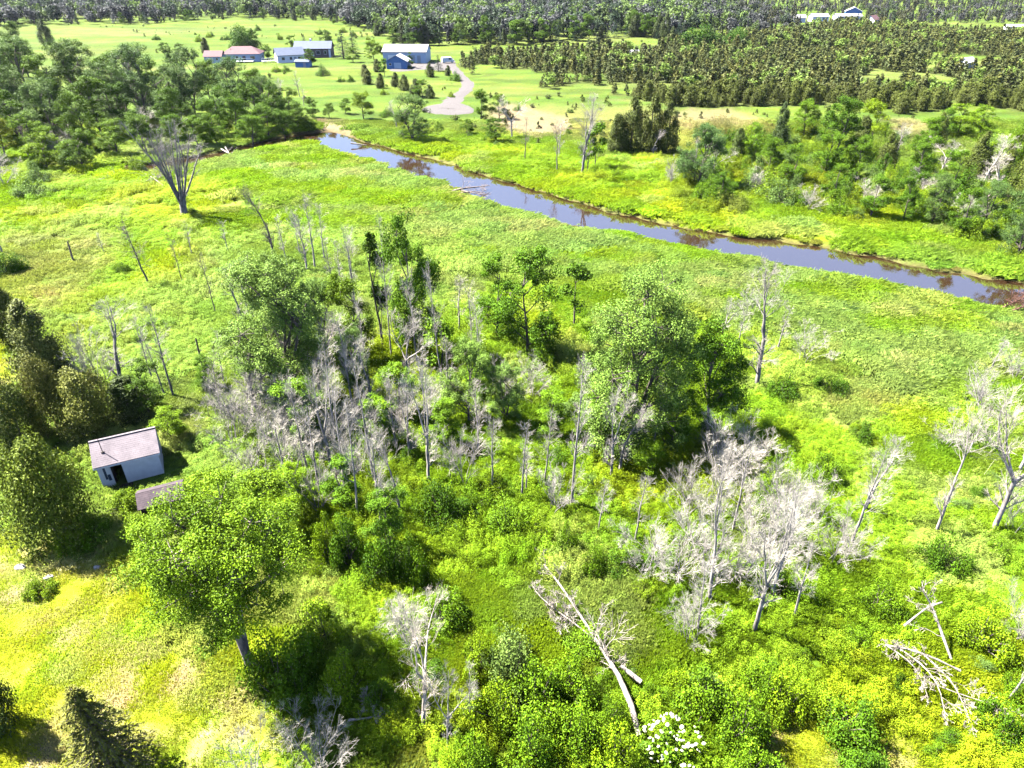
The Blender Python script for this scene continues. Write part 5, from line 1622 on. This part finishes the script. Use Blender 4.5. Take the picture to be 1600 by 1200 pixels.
    ('cedar', 1460, 230, 175, 34, (0.85, 0.95, 0.7), 'olive cedar'), ('oval', 1360, 340, 275, 46, (0.6, 0.78, 0.7), 'dark green tree'), ('oval', 1300, 320, 258, 44, (0.7, 0.85, 0.7), 'dark green tree'), ('willow', 1455, 350, 275, 56, (0.7, 0.8, 0.75), 'grey-green willow'),
    ('oval', 1170, 260, 195, 46, (0.9, 1.05, 0.9), 'bright green tree'), ('oval', 1125, 320, 270, 46, (0.5, 0.65, 0.65), 'dark green tree')]:
    at_px(kind, bx, by, ty, w, tint=tn, base=bs)

SB = (1.25, 1.25, 0.8)
SG = (0.85, 1.0, 0.8)
SD = (0.5, 0.68, 0.65)
hand = [
    ('shrub', 140, 838, 795, 95, SG), ('shrub', 110, 860, 815, 60, SB), ('shrub', 195, 800, 765, 60, SB), ('shrub', 225, 838, 800, 70, SB), ('shrub', 60, 925, 895, 60, SB), ('shrub', 690, 812, 745, 90, SD), ('shrub', 740, 800, 750, 60, SG),
    ('shrub', 610, 900, 800, 85, SD), ('shrub', 545, 880, 800, 75, SD), ('shrub', 645, 905, 830, 60, SG), ('shrub', 515, 880, 790, 60, SB), ('shrub', 790, 830, 770, 90, SG), ('shrub', 885, 865, 805, 45, SG), ('shrub', 925, 895, 840, 50, SG),
    ('shrub', 930, 880, 850, 40, SG), ('shrub', 840, 840, 800, 50, SB), ('shrub', 1100, 1110, 1035, 110, SG), ('shrub', 1150, 1150, 1060, 110, SG), ('shrub', 1060, 1085, 1040, 60, SB), ('shrub', 1220, 1110, 1035, 90, SB), ('shrub', 1190, 1095, 1030, 70, SG),
    ('shrub', 1325, 1150, 1085, 110, SD), ('shrub', 1470, 885, 830, 75, SD), ('shrub', 1555, 865, 830, 50, SG), ('shrub', 1370, 950, 900, 70, SG), ('shrub', 1530, 1010, 940, 90, SB), ('shrub', 1560, 1150, 1080, 80, SD), ('shrub', 1585, 1090, 1030, 60, SG),
    ('shrub', 1225, 620, 575, 60, SD), ('shrub', 1300, 612, 575, 55, SD), ('shrub', 1345, 685, 655, 40, SD), ('shrub', 1290, 750, 700, 70, SG), ('shrub', 1530, 690, 650, 60, SG), ('shrub', 845, 575, 540, 70, SG), ('shrub', 860, 560, 520, 40, SD),
    ('shrub', 440, 1075, 985, 130, SG), ('shrub', 500, 1000, 945, 100, SB), ('shrub', 540, 1080, 1010, 90, SB), ('shrub', 470, 1090, 1030, 80, SD), ('shrub', 600, 900, 860, 60, SG), ('shrub_grey', 800, 1060, 965, 110, (1, 1, 1)), ('shrub_grey', 630, 890, 850, 60, (0.9, 1, 0.9)),
    ('shrub', 840, 1110, 1020, 120, SG), ('shrub', 890, 1080, 1010, 90, SG), ('shrub', 780, 1130, 1060, 100, SB), ('shrub', 900, 1170, 1090, 110, SG), ('shrub', 830, 1190, 1110, 120, SG), ('shrub', 960, 1200, 1120, 100, SB), ('shrub', 740, 1200, 1140, 90, SG),
    ('shrub', 950, 1140, 1080, 70, SG), ('shrub', 1170, 1210, 1150, 90, SG), ('shrub', 1350, 1215, 1165, 100, SD), ('shrub', 690, 970, 920, 90, SG), ('shrub', 750, 1040, 980, 70, SB), ('shrub', 1010, 1090, 1060, 50, SG),
    ('shrub', 5, 430, 385, 60, SD), ('shrub', 30, 425, 405, 30, SG), ('shrub_grey', 50, 305, 265, 60, (1, 1.1, 0.9)), ('shrub', 300, 335, 318, 26, SD), ('shrub', 215, 268, 240, 30, SB), ('shrub', 190, 425, 400, 30, SG), ('shrub', 605, 180, 165, 30, SD),
    ('shrub', 640, 108, 98, 12, SD), ('shrub', 432, 112, 100, 18, SB), ('shrub', 447, 112, 101, 20, SG), ('shrub_grey', 505, 118, 98, 26, SG), ('shrub', 533, 128, 117, 14, SD), ('shrub', 548, 128, 116, 16, SD), ('shrub', 685, 205, 188, 18, SD), ('shrub', 712, 125, 108, 24, SD)]
for kind, bx, by, ty, w, tn in hand:
    ad = 'sunny yellow-green' if tn is SB else 'dark green' if tn is SD else 'mid green' if kind == 'shrub' else 'grey-green'
    at_px(kind, bx, by, ty, w, tint=tn, base=ad + ' shrub')

# the thickets: shrubs scattered inside outlines, each one a plant of its own
tr_ = np.random.default_rng(31)
occ = []


def thicket(poly, n, hr, wr, gap, greys=0.25, dark=0.3):
    xs = [p_[0] for p_ in poly]
    ys = [p_[1] for p_ in poly]
    done = tries = 0
    while done < n and tries < n * 40:
        tries += 1
        px, py = tr_.uniform(min(xs), max(xs)), tr_.uniform(min(ys), max(ys))
        if not inside(np.array([px]), np.array([py]), poly)[0]:
            continue
        p = P(px, py)
        h = tr_.uniform(*hr)
        w = h * tr_.uniform(*wr)
        if any(math.hypot(p[0] - a_, p[1] - b_) < (w + c_) * gap for a_, b_, c_ in occ):
            continue
        if float(creek_sd(np.array([p[0]]), np.array([p[1]]))[0]) < w * 0.5 + 0.6 or math.hypot(p[0] + 29.6, p[1] - 42.5) < 4.2:
            continue
        occ.append((p[0], p[1], w))
        done += 1
        if tr_.random() < greys:
            plant('shrub_grey', p[0], p[1], h, w, tint=(0.85, 0.95, 0.9), base='grey-green shrub')
        else:
            r = tr_.random()
            tn, ad = (SD, 'dark green') if r < dark else (SB, 'sunny yellow-green') if r > 0.6 else (SG, 'mid green')
            plant('shrub', p[0], p[1], h, w, tint=tn, base=ad + ' shrub')


thicket([(1060, 330), (1050, 260), (1090, 215), (1190, 210), (1300, 205), (1450, 225), (1600, 240), (1600, 395), (1480, 370), (1350, 345), (1200, 320)], 96, (2.0, 5.2), (0.9, 1.4), 0.24, 0.3, 0.5)
thicket([(0, 300), (0, 150), (100, 160), (300, 170), (440, 180), (480, 200), (380, 215), (250, 245), (160, 252), (80, 290)], 30, (2.2, 4.5), (1.0, 1.5), 0.3, 0.4, 0.4)
thicket([(340, 650), (480, 580), (700, 600), (900, 590), (1150, 660), (1290, 740), (1270, 960), (1000, 990), (760, 830), (560, 830), (450, 860), (340, 740)], 30, (0.9, 2.2), (1.1, 1.7), 0.4, 0.4, 0.3)
thicket([(600, 960), (760, 930), (1000, 1010), (1280, 1000), (1600, 930), (1600, 1080), (1480, 1190), (1360, 1160), (1180, 1070), (1000, 1180), (620, 1190), (520, 1130)], 26, (0.8, 1.9), (1.1, 1.8), 0.42, 0.12, 0.25)
thicket([(1180, 620), (1600, 620), (1600, 920), (1280, 950), (1290, 740)], 14, (0.6, 1.3), (1.2, 1.9), 0.5, 0.1, 0.3)
thicket([(540, 150), (720, 125), (800, 140), (940, 160), (960, 200), (780, 230), (600, 180)], 14, (1.0, 2.4), (1.0, 1.5), 0.5, 0.3, 0.4)
thicket([(180, 80), (330, 45), (560, 50), (640, 80), (560, 66), (480, 60), (330, 66)], 18, (1.5, 4.0), (0.9, 1.4), 0.5, 0.2, 0.6)


# ------------------------------------------------------------------ the cedar plantation and the far forest
def low_crown(seed, kind):
    rng = np.random.default_rng(seed)
    if kind == 'cone':
        K, m = 14, 15
        t = np.linspace(0, 1, K)
        a_ = rng.uniform(0, 6.28, K)
        r = (1 - t) ** 0.7 * 0.26 * rng.uniform(0.4, 1, K)
        cen = np.stack([r * np.cos(a_), r * np.sin(a_), 0.1 + t * 0.82], 1)
        cw = 0.16 * (1 - 0.6 * t)
        rad = np.stack([cw, cw, cw * 1.2], 1)
        v, f, lv = clump_leaves(rng, cen, rad, m, 0.14, 0.075, 0.3, 0.5)
    else:
        K, m = 18, 16
        d = unit(rng.normal(size=(K, 3)) + np.array([0, 0, 0.3]))
        cen = np.array([0, 0, 0.58]) + d * np.array([0.27, 0.27, 0.28]) * rng.uniform(0.6, 1.1, (K, 1))
        rad = np.full((K, 3), 0.15) * rng.uniform(0.7, 1.3, (K, 1))
        v, f, lv = clump_leaves(rng, cen, rad, m, 0.115, 0.085, 0.3, 0.5)
    return mesh_np('far_crown', v, f, 4, M['canopy'], lv)


LOW = [low_crown(700 + i, 'cone') for i in range(4)] + [low_crown(710 + i, 'round') for i in range(4)]


def plantation():
    rng = np.random.default_rng(41)
    w = np.array([P(a_, b_)[:2] for a_, b_ in PLANT_PX])
    x0, y0 = w.min(0)
    x1, y1 = w.max(0)
    st = 2.25
    gx, gy = np.meshgrid(np.arange(x0, x1, st), np.arange(y0, y1, st))
    x = gx.ravel() + rng.uniform(-1.1, 1.1, gx.size)
    y = gy.ravel() + rng.uniform(-1.1, 1.1, gx.size)
    px, py = proj(x, y)
    ok = inside(px, py, PLANT_PX)
    for c_ in CLEAR_PX:
        ok &= ~inside(px, py, c_)
    for bx0, bx1, by0, by1 in ((1495, 1532, 92, 118), (1240, 1352, 25, 40), (1358, 1372, 32, 46), (1576, 1605, 44, 56), (982, 1000, 84, 98)):
        ok &= ~((px > bx0) & (px < bx1) & (py > by0) & (py < by1))
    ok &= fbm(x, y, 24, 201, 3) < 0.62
    ok &= rng.random(len(x)) < 0.93
    x, y = x[ok], y[ok]
    px, py = px[ok], py[ok]
    h = (1.6 + 4.2 * rng.random(len(x)) ** 1.6) * (0.8 + 0.5 * fbm(x, y, 40, 211, 2))
    z = HT(x, y)
    order = np.argsort(y - 0.0 * px)
    near, rest = order[:290], order[290:]
    for i in near:
        plant('young_cedar', x[i], y[i], h[i], h[i] * rng.uniform(0.65, 0.95), tint=np.array([0.92, 0.97, 0.75]) * rng.uniform(0.65, 1.25), solo=True,
              label='small olive-brown cedar among the dense young cedars beyond the creek')['group'] = 'young cedars of the plantation'
    n = len(rest)
    hh = h[rest]
    wd = hh * rng.uniform(1.05, 1.5, n)
    t = mix(np.array([0.100, 0.106, 0.024])[None] * np.ones((n, 1)), np.array([0.066, 0.086, 0.028]), rng.random(n)) * rng.uniform(0.7, 1.3, (n, 1))
    lt = rng.random(n) < 0.11
    t[lt] = np.array([0.11, 0.17, 0.025])
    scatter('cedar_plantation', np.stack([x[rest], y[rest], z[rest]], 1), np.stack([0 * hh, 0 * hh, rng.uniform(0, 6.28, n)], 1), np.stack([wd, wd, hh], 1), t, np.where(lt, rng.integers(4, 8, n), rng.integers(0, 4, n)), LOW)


plantation()


def far_scrub():
    rng = np.random.default_rng(61)
    n = 2600
    y = rng.uniform(150, 480, n)
    x = rng.uniform(-0.6, 0.62, n) * y
    px, py = proj(x, y)
    ok = (inside(px, py, FIELD_PX) & (fbm(x, y, 30, 241, 2) > 0.55)) | inside(px, py, [(740, 150), (960, 150), (1060, 175), (1330, 165), (1600, 180), (1600, 235), (1300, 200), (1060, 205), (940, 245), (700, 200)])
    ok &= ~(inside(px, py, PAD_PX) | inside(px, py, YARD_PX)) & (seg_dist(x, y, DRIVE, False) > 5) & (creek_sd(x, y) > 3)
    ok &= ~((px > 315) & (px < 720) & (py > 62) & (py < 112)) & (rng.random(n) < 0.6)
    x, y = x[ok], y[ok]
    m = len(x)
    h = 0.6 + 1.9 * rng.random(m) ** 2
    t = mix(np.array([0.085, 0.115, 0.018])[None] * np.ones((m, 1)), np.array([0.05, 0.062, 0.02]), rng.random(m))
    w = h * rng.uniform(1.0, 1.7, m)
    scatter('field_scrub', np.stack([x, y, HT(x, y) - 0.25 * h], 1), np.stack([0 * h, 0 * h, rng.uniform(0, 6.28, m)], 1), np.stack([w, w, h], 1), t, rng.integers(0, 8, m), LOW)


far_scrub()


def far_forest():
    rng = np.random.default_rng(51)
    N = 26000
    y = 300 * np.exp(rng.random(N) * math.log(2600 / 300))
    x = (rng.random(N) * 2 - 1) * (0.97 * y + 30)
    px, py = proj(x, y)
    fx, fy = np.array(FOREST_EDGE).T
    ok = py < np.interp(px, fx, fy) + (fbm(x, y, 40, 221, 2) - 0.5) * 4
    for bx0, bx1, by0, by1 in ((1240, 1352, 25, 42), (1318, 1352, 20, 42), (1358, 1372, 32, 47), (1576, 1605, 44, 58), (1380, 1650, 42, 56)):
        ok &= ~((px > bx0) & (px < bx1) & (py > by0) & (py < by1))
    x, y, px = x[ok], y[ok], px[ok]
    n = len(x)
    z = HT(x, y)
    right = sstep(1050, 1250, px)
    con = rng.random(n) < (0.35 + 0.35 * right)
    patch = fbm(x, y, 55, 231, 3)
    h = np.where(con, rng.uniform(6, 12, n), rng.uniform(7, 13, n)) * (1 - 0.4 * right)
    w = h * np.where(con, rng.uniform(0.7, 1.0, n), rng.uniform(0.8, 1.15, n))
    dark, lite, grey, olive = np.array([0.028, 0.045, 0.022]), np.array([0.085, 0.13, 0.028]), np.array([0.072, 0.074, 0.074]), np.array([0.07, 0.066, 0.03])
    t = mix(dark[None] * np.ones((n, 1)), olive, right * rng.random(n))
    k = rng.random(n)
    t = mix(t, lite, ((~con) & (k < 0.30 + (patch - 0.5) * 1.6)) * 1.0)
    t = mix(t, grey, ((k > 0.70 - (patch < 0.45) * 0.15)) * 0.85)
    t = t * 1.05 * rng.uniform(0.6, 1.4, (n, 1))
    scatter('far_forest', np.stack([x, y, z], 1), np.stack([0 * h, 0 * h, rng.uniform(0, 6.28, n)], 1), np.stack([w, w, h], 1), t, np.where(con, rng.integers(0, 4, n), rng.integers(4, 8, n)), LOW)
    # the front row of the forest, tree by tree
    for i in range(70):
        q = rng.uniform(640, 1062) if i < 46 else rng.uniform(190, 640)
        e = np.interp(q, fx, fy) + 1.5 + rng.uniform(-2, 1.5)
        p = P(q, e)
        kd = ['oval', 'spruce', 'cedar', 'oval', 'round'][rng.integers(5)]
        hgt = rng.uniform(6, 12) if i < 46 else rng.uniform(4, 9)
        nm = {'oval': 'dark green tree', 'round': 'leafy green tree', 'spruce': 'dark spruce', 'cedar': 'olive cedar'}[kd]
        plant(kd, p[0], p[1], hgt, hgt * rng.uniform(0.5, 0.75), tint=np.array([0.55, 0.66, 0.8]) * rng.uniform(0.7, 1.4), base='forest-edge ' + nm.split(' ', 1)[1], solo=True)['group'] = 'trees along the forest edge'


far_forest()

# ------------------------------------------------------------------ labels: kind, nearest landmark, and the order along it
LM = [((205, 740), 'white shed'), ((392, 1045), 'lawn-edge tree'), ((960, 1040), 'long fallen trunk'), ((455, 640), 'mid-picture willow'), ((988, 688), 'big cottonwood'), ((1182, 602), 'crooked dead tree'),
      ((1450, 1040), 'bare bough heap'), ((730, 298), 'creek driftwood'), ((288, 337), 'fan-shaped dead tree'), ((520, 200), 'sandy creek head'), ((700, 170), 'gravel pad'), ((376, 97), 'bungalow'), ((621, 109), 'blue garage'),
      ((909, 274), 'far-bank dead tree'), ((1552, 828), 'thick forked tree'), ((662, 1132), 'twin-leader dead tree'), ((1046, 1182), 'flowering shrub'), ((600, 545), 'vine-wrapped trunk'), ((893, 790), 'straight pole tree'),
      ((1178, 985), 'bone-white thicket'), ((645, 220), 'half-dead willow'), ((1305, 245), 'far-bank thicket'), ((228, 190), 'willow wood'), ((1090, 84), 'two round trees'), ((824, 556), 'straight-trunked dark tree'),
      ((116, 412), 'bare trunk stub'), ((1470, 885), 'knobbly dead tree'), ((850, 66), 'far meadow end')]
LMW = [(P(a_, b_)[:2], n_) for (a_, b_), n_ in LM]
ORD = 'first second third fourth fifth sixth seventh eighth ninth tenth eleventh twelfth thirteenth fourteenth fifteenth sixteenth seventeenth eighteenth nineteenth twentieth'.split()
NUM = 'one two three four five six seven eight nine ten eleven twelve thirteen fourteen fifteen sixteen seventeen eighteen nineteen twenty'.split()


def make_labels():
    sets = {}
    for o, base in THINGS:
        x, y = o.location.x, o.location.y
        # nearest landmark as the picture shows it
        px, py = proj(x, y)
        best = min(LM, key=lambda q: math.hypot(q[0][0] - px, (q[0][1] - py) * 1.6))
        dx, dy = px - best[0][0], (py - best[0][1]) * 1.6
        if abs(dx) > abs(dy):
            rel = 'right of' if dx > 0 else 'left of'
        else:
            rel = 'before' if dy > 0 else 'behind'
        sets.setdefault((base, rel, best[1]), []).append((float(px), o))
    for (base, rel, lm), v in sets.items():
        v.sort(key=lambda q: q[0])
        n = len(v)
        for i, (_, o) in enumerate(v):
            if n == 1:
                s = f'{base} {rel} the {lm}'
            else:
                pl = base + 's'
                s = f'{ORD[i]} from left of {NUM[n - 1]} {pl} {rel} the {lm}'
            o['label'] = s
            if not o.get('category'):
                o['category'] = 'tree'


make_labels()


# ------------------------------------------------------------------ the air: a thin even haze round the whole scene
def haze():
    m, nt, out = mat_new('haze')
    pv_ = nd(nt, 'ShaderNodeVolumePrincipled')
    pv_.inputs['Color'].default_value = (0.80, 0.84, 1.0, 1)
    pv_.inputs['Density'].default_value = 0.000022
    pv_.inputs['Anisotropy'].default_value = 0.2
    nt.links.new(pv_.outputs[0], out.inputs['Volume'])
    v_, f_ = box_geo(-4200, 4200, -60, 3900, -3.2, 37)
    o = bpy.data.objects.new('haze', mesh_np('haze', v_, f_, 4, m))
    link(o)
    o['kind'] = 'stuff'


haze()
